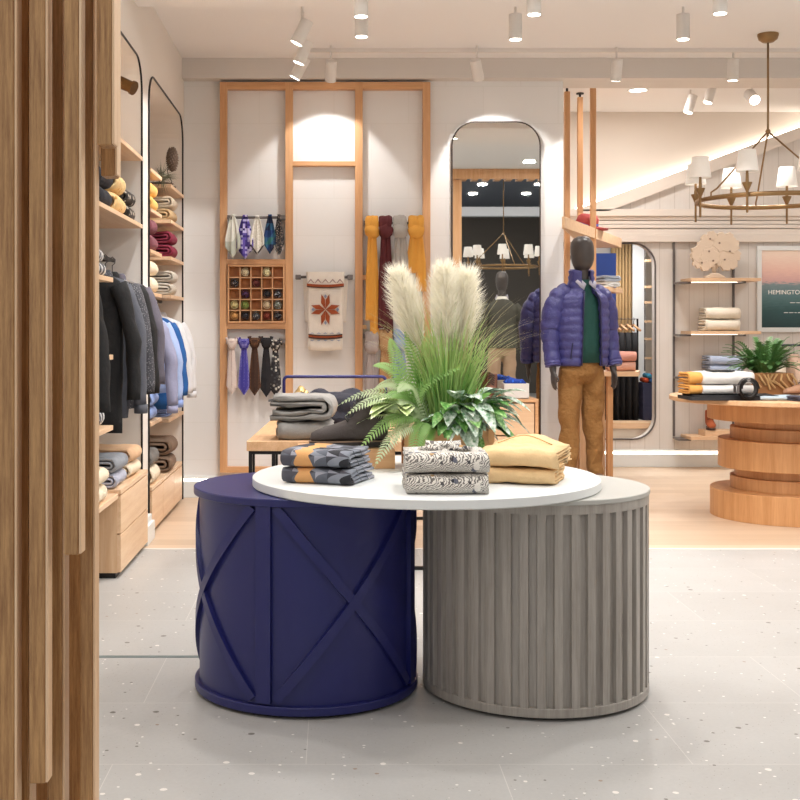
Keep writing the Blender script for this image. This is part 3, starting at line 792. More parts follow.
m_bluegr = F_('blue_grey_knit', '93979e'); m_peach = F_('peach_knit', 'dcb48e'); m_lblue = F_('light_blue_cotton', '92a6d6'); m_lilac = F_('pale_lilac_knit', 'b4b6c6')
G1 = dict(name='folded_sweater', cat='sweater')
pile(-1.385, 6.32, 2.001, 0, [(m_blk, 'lower of two black folded knits left of the yellow patterned ones'), (m_blk, 'upper of two black folded knits left of the yellow patterned ones')], .36, .30, .105)
pile(-1.385, 6.70, 2.001, 0, [(m_yel, 'yellow patterned folded knit, lower of two on the long upper shelf'), (m_yel, 'yellow patterned folded knit, upper of two, just below the hanging slats')], .36, .30, .115)
pile(-1.385, 7.12, 2.001, 0, [(m_dkp, 'black and cream patterned knit, lower of two right of the yellow ones'), (m_dkp, 'black and cream patterned knit, upper of two right of the yellow ones')], .34, .26, .09)
m_strp = cells('striped_knit', ['8c8c90', 'd6d4d2', '3a3a40', 'b9b8b8'], 1, 30, uaxis='X', vaxis='Y', diag=False)
pile(-1.36, 5.92, 1.621, 0, [(m_strp, 'grey and white striped roll, lower of two by the black coat collar'), (m_strp, 'grey and white striped roll, upper of two by the black coat collar')], .36, .34, .068)
pile(-1.36, 5.92, 1.216, 0, [(m_wht, 'smaller white folded knit seen beside the black coat, lower of two'), (m_wht, 'larger white folded knit seen beside the black coat, upper of two')], .36, .34, .12)
pile(-1.36, 5.92, .846, 0, [(m_strp, 'grey and white folded knit near the hem of the black coat, lower of two'), (m_strp, 'grey and white folded knit near the hem of the black coat, upper of two')], .36, .34, .10)
# far niche, left stack then right stack
pile(-1.37, 7.93, 2.141, 0, [(m_yl, 'butter yellow folded knit, lower of two in the far niche'), (m_yl, 'butter yellow folded knit, upper of two in the far niche')], .34, .30, .095)
pile(-1.37, 7.93, 1.871, 0, [(m_mauve, 'mauve folded knit, lower of two left of the wine red ones'), (m_mauve, 'mauve folded knit, upper of two left of the wine red ones')], .34, .30, .11)
pile(-1.37, 7.93, 1.591, 0, [(m_crm, 'cream folded knit, lower of two above the grey shirt'), (m_crm, 'cream folded knit, upper of two above the grey shirt')], .34, .30, .11)
pile(-1.375, 8.86, 2.151, 0, [(m_bei2, 'sand beige folded knit under the pale one, below the pine cone'), (m_bg, 'pale beige folded knit on top of the sand one, below the pine cone')], .37, .30, .09)
pile(-1.375, 8.86, 1.881, 0, [(m_wine, 'wine red folded knit, lower of two in the far niche'), (m_wine, 'wine red folded knit, upper of two in the far niche')], .37, .30, .095)
pile(-1.375, 8.86, 1.601, 0, [(m_offw, 'stone grey folded knit, lower of two just above the white shirt'), (m_offw, 'stone grey folded knit, upper of two above the white shirt')], .37, .30, .09)
pile(-1.38, 8.80, .701, 0, [(m_lblue, 'light blue folded shirt under the hanging white shirt'), (m_peach, 'peach folded knit on the light blue shirt under the hanging white shirt')], .34, .28, .06)
pile(-1.38, 7.93, .741, 0, [(m_lblue, 'periwinkle folded shirt, lower of two under the hanging grey shirt'), (m_lblue, 'periwinkle folded shirt, upper of two under the hanging grey shirt')], .36, .32, .09)
# decor on the top shelves
def picture():
    t = thing('picture_frame', 'small dark frame with a green print on the top shelf of the far niche', 'picture', (-1.36, 7.86, 2.401), R(20))
    b = MB(); b.box(-.09, .09, 0, .02, 0, .015); b.box(-.09, .09, 0, .02, .205, .22); b.box(-.09, -.075, 0, .02, .015, .205); b.box(.075, .09, 0, .02, .015, .205); b.build('frame', plain('walnut', '5b4430', .5), t)
    b = MB(); b.box(-.075, .075, .006, .014, .015, .205); b.build('print', plain('green_print', '6d9a6c', .6, var=.3, vs=12), t)
picture()
def cone():
    t = thing('pine_cone_ornament', 'brown pine cone standing on a thin stem in the far niche', 'ornament', (-1.215, 8.86, 2.411))
    b = MB(); b.lathe([(.035, 0), (.035, .008)], n=20); b.tube([(0, 0, .008), (-.005, 0, .05), (-.035, 0, .09), (-.045, 0, .13), (-.03, 0, .19), (0, 0, .16)], .004, 6); b.build('stand', M_black, t, smooth=True)
    b = MB(); H = .17
    b.lathe([(.008, .06), (.035, .08), (.05, .12), (.054, .16), (.046, .20), (.028, .23), (.006, .245)], n=20)
    for k in range(130):
        q = k/130; z = .07+q*H; r = .052*math.sin(PI*(.12+.8*q))**.7; a = k*2.4
        c = Vector((r*math.cos(a), r*math.sin(a), z)); o_ = Vector((math.cos(a), math.sin(a), -.35)); s_ = Vector((-math.sin(a), math.cos(a), 0))
        b.add([c+s_*.009, c-s_*.009, c+o_*.014, c+Vector((0, 0, .012))], [(0, 1, 2), (0, 2, 3), (1, 3, 2), (0, 3, 1)])
    o = b.build('cone', plain('cone_brown', '5e4a3b', .7, var=.3, vs=40), t); o.location.z = .06; t.scale = (.8, .8, 1)
    b = MB(); b.tube([(0, 0, .245), (.0, 0, .262)], .006, 6); o = b.build('stem', M_black, t); o.location.z = .06; o.scale = (.8, .8, .85)
cone()
def spiky():
    t = thing('air_plant', 'grey green spiky air plant hanging over the top shelf in the far niche', 'plant', (-1.25, 8.55, 2.36))
    b = MB()
    for k in range(90):
        d = Vector((rnd.gauss(0, 1), rnd.gauss(0, 1), rnd.gauss(0, 1))).normalized(); L = rnd.uniform(.09, .15)
        s_ = d.cross(Vector((.3, .2, 1))).normalized()*.003; c = Vector((0, 0, .10))
        b.add([c+s_, c-s_, c+d*L+Vector((0, 0, -.02))], [(0, 1, 2)])
        b.add([c+s_.cross(d), c-s_.cross(d), c+d*L+Vector((0, 0, -.02))], [(0, 1, 2)])
    b.build('leaves', plain('air_plant_green', '70705c', .7), t)
    b = MB(); b.lathe([(.03, .07), (.045, .09), (.03, .115)], n=14); b.build('core', plain('air_plant_green', '70705c', .7), t)
    b = MB(); b.tube([(0, 0, .1), (-.12, .08, .13), (-.2, .1, .14)], .004, 6); b.build('stem', M_black, t)
spiky()
b = MB(); b.lathe([(.06, 0), (.09, .012), (.095, .016), (.085, .016), (.05, .008)], n=24)
tag(b.build('shallow_dish', plain('dark_bronze', '4a3d36', .4, metal=.5), loc=(-1.28, 8.74, 2.411), smooth=True), 'shallow dark dish on the top shelf below the pine cone', 'dish')
def sock(x, y, z):
    t = thing('shelf_spotlight', 'bronze spotlight aimed down inside the nearer arched niche', 'spotlight', (x, y, z))
    b = MB(); b.tube([(-.06, 0, .03), (.05, -.02, -.02)], [.038, .034], 16); b.tube([(.05, -.02, -.02), (.062, -.024, -.026)], [.042, .042], 16); b.build('head', plain('bronze', '6e4f2c', .35, metal=.8), t, smooth=False, ang=40)
    b = MB(); b.tube([(-.06, 0, .03), (-.2, .02, .06)], .012, 8); b.build('arm', plain('bronze', '6e4f2c', .35, metal=.8), t)
sock(-1.22, 6.86, 2.77)
# cabinets along the floor
def base_cab(lab, y0, y1, h, xf, n, fronts=None):
    t = thing('base_cabinet', lab, 'cabinet', ((WB+xf)/2, (y0+y1)/2, 0))
    cx, cy = (WB+xf)/2, (y0+y1)/2; X0, X1 = WB+.003-cx, xf-cx; Y0, Y1 = y0-cy, y1-cy
    b = MB(); b.box(X0, X1-.03, Y0+.01, Y1-.01, 0, .03); b.build('plinth', M_black, t)
    b = MB(); b.box(X0, X1-.02, Y0, Y1, .03, h-.025); b.build('body', M_pale, t)
    b = MB(); b.box(X0, X1, Y0, Y1, h-.025, h); b.build('top', M_paley, t, bevel=.002)
    hh = (h-.06)/n
    for k in range(n):
        b = MB(); b.box(X1-.02, X1, Y0+.003, Y1-.003, .033+k*(hh), .033+(k+1)*hh-.006); b.build('drawer', M_paley, t, bevel=.002)
base_cab('pale oak two-drawer cabinet under the rolled knits of the nearer niche', 6.38, 7.31, .48, -1.153, 2)
t = thing('bench_shelf', 'pale oak bench board with rolled knits beside the drawer cabinet', 'shelf', (-1.38, 5.85, 0))
b = MB(); b.box(-.22, .215, -.52, .525, .435, .462); b.build('board', M_paley, t, bevel=.002)
b = MB(); b.box(-.22, .2, -.52, -.49, 0, .435); b.build('side_panel', M_pale, t)
for k, (y0, y1, nm) in enumerate([(7.68, 8.18, 'nearest'), (8.185, 8.74, 'middle'), (8.745, 9.20, 'farthest')]):
    base_cab('%s of the three low oak drawer cabinets in the far niche' % nm, y0, y1, .32, -1.184, 1)
for k, (m1, m2, y, nm) in enumerate([(m_yl, m_yl, 5.62, 'butter yellow'), (m_crm, m_crm, 5.98, 'cream'), (m_bluegr, m_lilac, 6.44+.1, 'blue grey'), (m_peach, m_crm, 7.0, 'peach')]):
    z = .463 if y < 6.3 else .481
    pile(-1.34, y, z, 0, [(m2, 'folded %s knit, lower of its pair above the low oak furniture' % nm if m1 is m2 else 'lower folded knit beneath the %s one in the nearer niche' % nm), (m1, 'folded %s knit, upper of its pair above the low oak furniture' % nm)], .34, .31, .085)
pile(-1.36, 7.93, .321, 0, [(m_crm, 'cream folded knit lying on the nearest low cabinet of the far niche'), (m_gry, 'dark grey folded knit on top of the cream one in the far niche')], .34, .34, .11)
pile(-1.36, 8.60, .321, 0, [(m_brn, 'brown wool throw folded on the low cabinets, lower of two'), (m_brn, 'thick brown wool throw folded on top of its pair in the far niche')], .40, .34, .12)
# ================================================================ hanging garments
def hung_rail(lab, y0, y1, z):
    t = thing('clothes_rail', lab, 'rail', (-1.37, (y0+y1)/2, z))
    b = MB(); b.tube([(0, -(y1-y0)/2, 0), (0, (y1-y0)/2, 0)], .012, 10); b.build('bar', M_black, t, smooth=True)
    for s in (-1, 1):
        b = MB(); b.tube([(0, s*((y1-y0)/2-.02), 0), (-.25, s*((y1-y0)/2-.02), 0)], .008, 8); b.build('bracket', M_black, t, smooth=True)
hung_rail('black clothes rail holding the dark coats in the nearer niche', 5.34, 7.34, 1.775)
hung_rail('black clothes rail holding the light shirts in the far niche', 7.68, 9.34, 1.565)
def garment(y, zr, L, mat, lab, cat='jacket', W=.24, sl=.62, thick=.05, name='hanging_jacket', collar=None, hung=True, x=-1.36, rz=0, group=None, trim=None):
    t = thing(name, lab, cat, (x, y, zr), rz, group)
    b = MB(); secs = [(0, 0, -.105, .05, .03), (0, 0, -.125, .09, .04), (0, 0, -.15, W*.72, thick), (0, 0, -.175, W*.86, thick*1.05), (0, 0, -.24, W*.86, thick*1.15)]
    for i in range(1, 9):
        q = i/8; secs.append((0, 0, -.24-(L-.24)*q, W*(.84+.05*math.sin(q*3)), thick*(1.15+.15*q)))
    b.loft(secs, 28, 2.6); b.build('body', mat, t, smooth=True, jitter=(.018, 7, rnd.random()*20))
    for s in (-1, 1):
        b = MB(); n = 12; pts = []; rad = []
        for i in range(n+1):
            q = i/n; pts.append((s*(W*.78+.075*min(1, q*2.2)**.8+.02*q), -.012-.02*q, -.185-sl*q)); rad.append(.062-.016*q if i else .055)
        b.tube(pts, rad, 14, flat=.75); b.build('sleeve', mat, t, smooth=True, jitter=(.014, 9, rnd.random()*20))
        if trim:
            b = MB(); b.tube([pts[-1], (pts[-1][0], pts[-1][1], pts[-1][2]-.05)], [.048, .046], 14, flat=.8); b.build('cuff', trim, t, smooth=True)
    b = MB(); b.rings([[(r*math.cos(2*PI*j/20), r*.55*math.sin(2*PI*j/20), z) for j in range(20)] for r, z in ((.09, -.14), (.082, -.10), (.07, -.085), (.062, -.09), (.06, -.12))], cap=False)
    b.build('collar', collar or mat, t, smooth=True)
    b = MB(); b.tube([(0, 0, -.10), (0, 0, -.035), (.015, 0, -.022), (.018, 0, 0.0), (0, 0, .017), (-.017, 0, .002)], .0032, 6)
    b.tube([(-W*.7, 0, -.16), (0, 0, -.10), (W*.7, 0, -.16)], .008, 6); b.build('hanger', M_grey_metal, t, smooth=True)
    return t
c_black = F_('black_coat', '100f10', .1); c_blk2 = F_('black_pullover', '0e0d0f', .15); c_card = F_('slate_cardigan', '52545d', .12); c_char = F_('charcoal_wool', '423f46', .1); c_gj = F_('grey_jacket', '5c5762', .08)
c_lav = F_('lavender_shirt', '8d8ea8', .08); c_blue = F_('blue_shirt', '9db0d8', .08); c_navy = F_('bright_navy', '1f5a9c', .1); c_white = F_('white_shirt', 'dfe0e4', .05)
c_pat = speckle('tweed', '3e3e44', ['7f7e82', '5c5c62'], 110, .35)
c_chk = cells('check_trim', ['1c1a1c', 'e6e2dc'], 60, 45, diag=False)
t = garment(5.5, 1.775, .98, c_black, 'black coat with a black and white checked front edge, nearest on the dark rail', 'coat', name='hanging_coat')
b = MB(); b.box(.155, .185, -.075, -.066, -.95, -.2); b.build('checked_edge', c_chk, t)
garment(6.36, 1.775, .98, c_blk2, 'plain black pullover second on the dark rail', 'pullover', name='hanging_pullover', W=.25)
garment(6.62, 1.775, .92, c_card, 'slate grey knitted cardigan between two black garments', 'cardigan', name='hanging_cardigan', trim=F_('slate_cuff', '55575f'), sl=.66)
garment(6.80, 1.775, .88, c_pat, 'grey tweed jacket whose speckled edge shows behind the slate cardigan', W=.25, sl=.6)
garment(7.02, 1.775, .86, c_blk2, 'black jacket in front of the mauve grey one', W=.245)
garment(7.24, 1.775, .80, c_gj, 'mauve grey jacket, last on the dark rail', W=.25, sl=.58)
garment(7.9, 1.565, .60, c_lav, 'lavender grey shirt, first on the light rail', 'shirt', name='hanging_shirt', sl=.54, trim=c_lav)
garment(8.18, 1.565, .66, c_blue, 'pale blue shirt second on the light rail', 'shirt', name='hanging_shirt', sl=.52, trim=F_('blue_cuff', '8a9ed0'))
garment(8.45, 1.565, .78, c_navy, 'bright blue shirt showing as a stripe between two pale shirts', 'shirt', name='hanging_shirt', sl=.5)
garment(8.72, 1.565, .74, c_white, 'white shirt in front of the last one on the light rail', 'shirt', name='hanging_shirt', sl=.5)
garment(9.0, 1.565, .74, c_white, 'white shirt, last on the light rail beside the white wall', 'shirt', name='hanging_shirt', sl=.5, W=.235, trim=c_white)
# ================================================================ goods on the white round top
M_plaid = cells('geometric_plaid', ['4d5059', '8f949e', '2c2d33', '6a6e79', '3a3c44', 'a7a9ae'], 24, 34, uaxis='Y', vaxis='Z', special=(0, 40, 'd9a566'))
def shirt(x, y, z, rz, w, l, h, mat, lab, **kw):
    return folded((x, y, z), rz-PI/2, w, l, h, mat, lab, name='folded_shirt', cat='shirt', **kw)
def plaid_mat():
    m, nt, b = newmat('harlequin_flannel'); v = coords(nt)
    sp = N(nt, 'ShaderNodeSeparateXYZ'); nt.links.new(v, sp.inputs[0])
    u = mth(nt, 'MULTIPLY', mth(nt, 'ADD', sp.outputs[1], .5), 22.0)
    w_ = mth(nt, 'ADD', mth(nt, 'MULTIPLY', sp.outputs[2], 17.0), mth(nt, 'MULTIPLY', sp.outputs[0], -14.0))
    fu = mth(nt, 'FLOOR', u); fr = mth(nt, 'FRACT', u); fw = mth(nt, 'FRACT', w_)
    arc_ = mth(nt, 'ADD', mth(nt, 'POWER', mth(nt, 'ABSOLUTE', mth(nt, 'SUBTRACT', mth(nt, 'MULTIPLY', fw, 2.0), 1.0)), 1.6), 0.0)
    tri = mth(nt, 'GREATER_THAN', fr, arc_)
    cb = N(nt, 'ShaderNodeCombineXYZ'); nt.links.new(fu, cb.inputs[0]); nt.links.new(tri, cb.inputs[1]); nt.links.new(mth(nt, 'FLOOR', w_), cb.inputs[2])
    wn = N(nt, 'ShaderNodeTexWhiteNoise'); nt.links.new(cb.outputs[0], wn.inputs[0])
    r = N(nt, 'ShaderNodeValToRGB'); r.color_ramp.interpolation = 'CONSTANT'; nt.links.new(wn.outputs[0], r.inputs[0])
    els = r.color_ramp.elements; cols = ['43454e', '868b96', '2c2d33', '60646f', '9a9ca8', '50505a']
    while len(els) < len(cols): els.new(.5)
    for i, c in enumerate(cols): els[i].position = i/len(cols); els[i].color = lin(c)
    y2 = mth(nt, 'ADD', sp.outputs[1], .045)
    org = mth(nt, 'LESS_THAN', mth(nt, 'ABSOLUTE', y2), mth(nt, 'SUBTRACT', .036, mth(nt, 'MULTIPLY', mth(nt, 'ABSOLUTE', mth(nt, 'SUBTRACT', fw, .5)), .03)))
    nt.links.new(mix(nt, org, r.outputs[0], lin('dca56a')), b.inputs['Base Color']); b.inputs['Roughness'].default_value = .85
    bump(nt, b, noise_tex(nt, v, 18, 3), .3, .03); return m
M_pl = plaid_mat()
shirt(-.02, 4.30, TT, R(-21), .26, .265, .057, M_pl, 'grey harlequin flannel shirt with an orange stripe, lower of two on the white top', nest=2, seed=2)
shirt(-.03, 4.30, TT+.06, R(-19), .25, .26, .06, M_pl, 'grey harlequin flannel shirt with an orange stripe, upper of two on the white top', nest=2, seed=5)
def floral_mat():
    m, nt, b = newmat('leaf_print'); v = coords(nt)
    base = lin('ebe6dd')
    w1 = N(nt, 'ShaderNodeTexWave'); w1.inputs['Scale'].default_value = 62; w1.inputs['Distortion'].default_value = 9; w1.inputs['Detail'].default_value = 3
    nt.links.new(coords(nt, (1, 1, 1), (R(30), R(20), R(40))), w1.inputs['Vector'])
    c = mix(nt, mth(nt, 'GREATER_THAN', w1.outputs['Fac'], .62), base, lin('77726d'))
    for sc, thr, col, keep, st in ((30, .36, '555a6c', .62, (1, 1, .8)), (44, .3, '2c2c34', .72, (1, 1, .8)), (26, .24, 'b8905a', .8, (1, 1, 1)), (28, .35, 'f2ede4', .6, (1, 1, .6))):
        vo = N(nt, 'ShaderNodeTexVoronoi'); vo.inputs['Scale'].default_value = sc; nt.links.new(coords(nt, st), vo.inputs['Vector'])
        s2 = N(nt, 'ShaderNodeSeparateColor'); nt.links.new(vo.outputs['Color'], s2.inputs[0])
        d = mth(nt, 'ADD', vo.outputs['Distance'], mth(nt, 'MULTIPLY', noise_tex(nt, v, 90, 2), .3))
        f = mth(nt, 'MULTIPLY', mth(nt, 'LESS_THAN', d, thr+.12), mth(nt, 'GREATER_THAN', s2.outputs[0], keep))
        c = mix(nt, mth(nt, 'MULTIPLY', f, .9), c, lin(col))
    nt.links.new(c, b.inputs['Base Color']); b.inputs['Roughness'].default_value = .85
    bump(nt, b, noise_tex(nt, v, 18, 3), .3, .03); return m
M_fl = floral_mat()
shirt(.378, 4.05, TT, R(1), .27, .275, .066, M_fl, 'leaf print shirt, lower of two at the front of the white top', seed=3)
up = shirt(.38, 4.055, TT+.069, R(-1), .27, .28, .068, M_fl, 'leaf print shirt with an open collar, upper of two at the front', seed=8)
b = MB()   # collar of the upper shirt (local +X faces the camera)
for s in (-1, 1):
    b.rings([[(-.02, s*.005, .074), (-.04, s*.02, .088), (-.045, s*.035, .078)], [(.045, s*.012, .072), (.035, s*.035, .092), (.02, s*.06, .074)], [(.052, s*.075, .071), (.035, s*.09, .082), (.01, s*.095, .072)]])
b.rings([[(-.1+.07*math.cos(a), .075*math.sin(a), .07+.0), (-.1+.065*math.cos(a), .07*math.sin(a), .095), (-.1+.06*math.cos(a), .066*math.sin(a), .07)] for a in [R(q) for q in range(-60, 61, 15)]])
b.build('collar', M_fl, up, smooth=True)
M_ye = F_('mustard_cotton', 'f0cd9a', .05, wr=.5)
shirt(.69, 4.29, TT, R(-20), .25, .26, .056, M_ye, 'yellow folded trousers, lower of two on the white top', nest=2, seed=4, amp=.008)
yt = shirt(.70, 4.30, TT+.058, R(-22), .28, .28, .062, M_ye, 'yellow folded trousers with a curved seam, upper of two on the white top', nest=3, seed=6, amp=.011)
yt.data.vertices.foreach_get
for v in yt.data.vertices:      # crumpled rise at the back
    if v.co.z > .03: v.co.z += .045*math.exp(-((v.co.x+.06)**2+(v.co.y-.0)**2)/.012)*(v.co.z/.062)
b = MB(); b.tube([(.02-.0, -.10+.2*i/12, .0665+.045*math.exp(-((.02-.05*math.sin(PI*i/12)+.06)**2+(-.1+.2*i/12)**2)/.012)) for i in range(13)], .0018, 6); b.build('pocket_seam', F_('mustard_seam', 'c8985a'), yt)
def boot(loc, rz, mat, sole, lab, L=.32, H=.2, name='boot', s=1.0):
    t = thing(name, lab, 'boot', loc, rz); t.scale = (s, s, s)
    def outline(k=1.0):
        pts = []
        for i in range(28):
            a = 2*PI*i/28; x = math.cos(a); y = math.sin(a)
            wd = .052 if x < 0 else .042
            wd *= 1-.25*math.exp(-((x-.25)**2)/.06)
            pts.append((x*L/2*k, math.copysign(abs(y)**.8, y)*wd*k))
        return pts
    b = MB(); b.prism(outline(1.0), .002, .024, 'XY'); b.build('sole', sole, t, bevel=.003)
    b = MB(); b.prism([(p[0], p[1]) for p in outline(.92) if p[0] > .06], 0, .012, 'XY'); b.prism([(p[0], p[1]) for p in outline(1.01)], .024, .028, 'XY'); b.build('welt', plain('boot_welt', '8a7360', .6), t)
    b = MB(); rs = []
    for x, w_, zt in ((-.155, .018, .045), (-.15, .032, .06), (-.13, .045, .072), (-.09, .05, .082), (-.04, .046, .098), (.0, .043, .115), (.05, .041, .125), (.10, .041, .12), (.135, .036, .11), (.152, .02, .09)):
        x *= L/.32; r = []
        for j in range(20):
            a = 2*PI*j/20; zz = math.sin(a)
            r.append((x, w_*math.cos(a), .026+(zt-.026)/2*(1+zz) if zz > 0 else .026+(zt-.026)/2*(1+zz)))
        rs.append(r)
    b.rings(rs)
    b.loft([(.075, 0, .07, .078, .042), (.075, 0, .11, .072, .043), (.084, 0, .135, .060, .043), (.09, 0, .16, .054, .042), (.096, .0, H, .050, .041), (.097, 0, H+.003, .042, .034)], 22, 2.3)
    o = b.build('upper', mat, t, smooth=True)
    md = o.modifiers.new('remesh', 'REMESH'); md.mode = 'VOXEL'; md.voxel_size = .006; md.use_smooth_shade = True
    md = o.modifiers.new('smooth', 'SMOOTH'); md.iterations = 4
    b = MB()
    for k in range(5):
        x = -.005+k*.012; z = .118+k*.019
        b.tube([(x-.003, -.03, z-.012), (x-.012, 0, z+.004), (x-.003, .03, z-.012)], .0028, 6)
        b.tube([(x-.003, -.03, z-.012), (x, 0, z+.014), (x+.008, .03, z+.006)], .0028, 6)
    b.build('laces', plain('boot_lace', '3b3835', .8), t, smooth=True)
    return t
M_suede = F_('charcoal_suede', '4a4341', .15); M_sole = plain('black_rubber', '211d1c', .6)
b = MB(); b.box(-.19, .19, -.13, .13, 0, .078)
tag(b.build('wood_block', M_oakx, loc=(.045, 4.78, TT), rz=R(3), bevel=.003), 'oak block under the charcoal boot on the white top', 'riser')
boot((.06, 4.715, TT+.079), R(4), M_suede, M_sole, 'charcoal suede lace-up boot on the oak block among the fern fronds', L=.32, H=.185)
boot((.08, 4.845, TT+.079), R(2), M_suede, M_sole, 'second charcoal suede boot standing behind its pair on the oak block', L=.30)
# on the low table
m_gs = F_('heather_grey_wool', '8f8c88', .14, wr=.5); m_gd = F_('dark_trim_wool', '4a4848')
g0 = shirt(-.165, 6.83, LT, R(4), .34, .33, .105, F_('grey_wool_light', '8f8c88', .14), 'heather grey wool sweater, lower of two on the low oak table', nest=2, seed=12, amp=.014)
g1 = folded((-.17, 6.83, LT+.108), R(176-180), .36, .34, .145, m_gs, 'thick heather grey sweater with a dark stripe, folded on top of its pair', nest=2, seed=15, amp=.018)
b = MB(); b.rings([[(x, -.16, .125+.1*(x+.17)), (x, -.168, .118+.1*(x+.17)), (x, -.165, .112+.1*(x+.17))] for x in (-.19, -.1, -.03)]); b.build('dark_stripe', m_gd, g1)
b = MB()
for (cx_, cy_, cz_, a_, b_, c_) in ((0, 0, .08, .23, .16, .085), (.04, .0, .16, .19, .14, .09), (-.1, -.03, .17, .09, .1, .1), (.1, .03, .2, .09, .1, .06)):
    b.rings([[(cx_+a_*math.sin(PI*i/12)*math.cos(2*PI*j/20), cy_+b_*math.sin(PI*i/12)*math.sin(2*PI*j/20), cz_-c_*math.cos(PI*i/12)) for j in range(20)] for i in range(1, 12)])
o = b.build('draped_jacket', F_('dark_navy_wool', '23232f', .15, wr=.8, ws=9), loc=(.0, 7.2, LT), smooth=True, jitter=(.03, 8, 3))
md = o.modifiers.new('remesh', 'REMESH'); md.mode = 'VOXEL'; md.voxel_size = .012; md.use_smooth_shade = True
for v in o.data.vertices: v.co.z = max(v.co.z, .002)
tag(o, 'dark navy wool jacket heaped on the low oak table behind the grey sweaters', 'jacket')
b = MB()
b.rings([[(.06*math.sin(PI*i/10)*math.cos(2*PI*j/18), .05*math.sin(PI*i/10)*math.sin(2*PI*j/18), .05-.05*math.cos(PI*i/10)) for j in range(18)] for i in range(1, 10)])
o = b.build('gold_ornament', plain('gold_mesh', 'b99c68', .45, metal=.6, nz=.8, nscale=40), loc=(-.21, 7.42, LT+.002), smooth=True, jitter=(.035, 22, 5)); o.scale = (1.25, 1.2, 2.6)
tag(o, 'crumpled pale gold ornament behind the grey sweater on the low table', 'ornament')
# on the drawer cabinet
M_br = F_('brown_leather_boot', '7a4f3c', .12); M_brs = plain('brown_sole', '4b3022', .6)
boot((1.22, 9.16, .817), R(75), M_br, M_brs, 'brown leather boot on the drawer cabinet, nearer to the white box', L=.28, s=.9)
boot((1.08, 9.16, .817), R(85), M_br, M_brs, 'brown leather boot on the drawer cabinet, half hidden by the grasses', L=.28, s=.9)
b = MB(); W, D, H = .095, .09, .115
b.box(-W, W, -D, -D+.008, 0, H); b.box(-W, W, D-.008, D, 0, H); b.box(-W, -W+.008, -D+.008, D-.008, 0, H); b.box(W-.008, W, -D+.008, D-.008, 0, H); b.box(-W, W, -D, D, 0, .006)
tag(b.build('open_box', plain('box_white', 'e2dfdb', .6), loc=(1.40, 9.13, .817), bevel=.001), 'open white box with blue cloth on the drawer cabinet', 'box')
b = MB(); b.tube([(-.07, 0, .09), (-.03, .01, .11), (.03, -.01, .10), (.07, 0, .12)], .035, 14); b.tube([(-.05, .03, .05), (.06, .03, .06)], .04, 14)
tag(b.build('blue_cloth', speckle('royal_blue_pattern', '1f47a8', ['2f6be0', '14265e'], 40, .4), loc=(1.40, 9.13, .825), smooth=True, jitter=(.02, 18, 2)), 'patterned royal blue socks tucked in the open white box', 'socks')
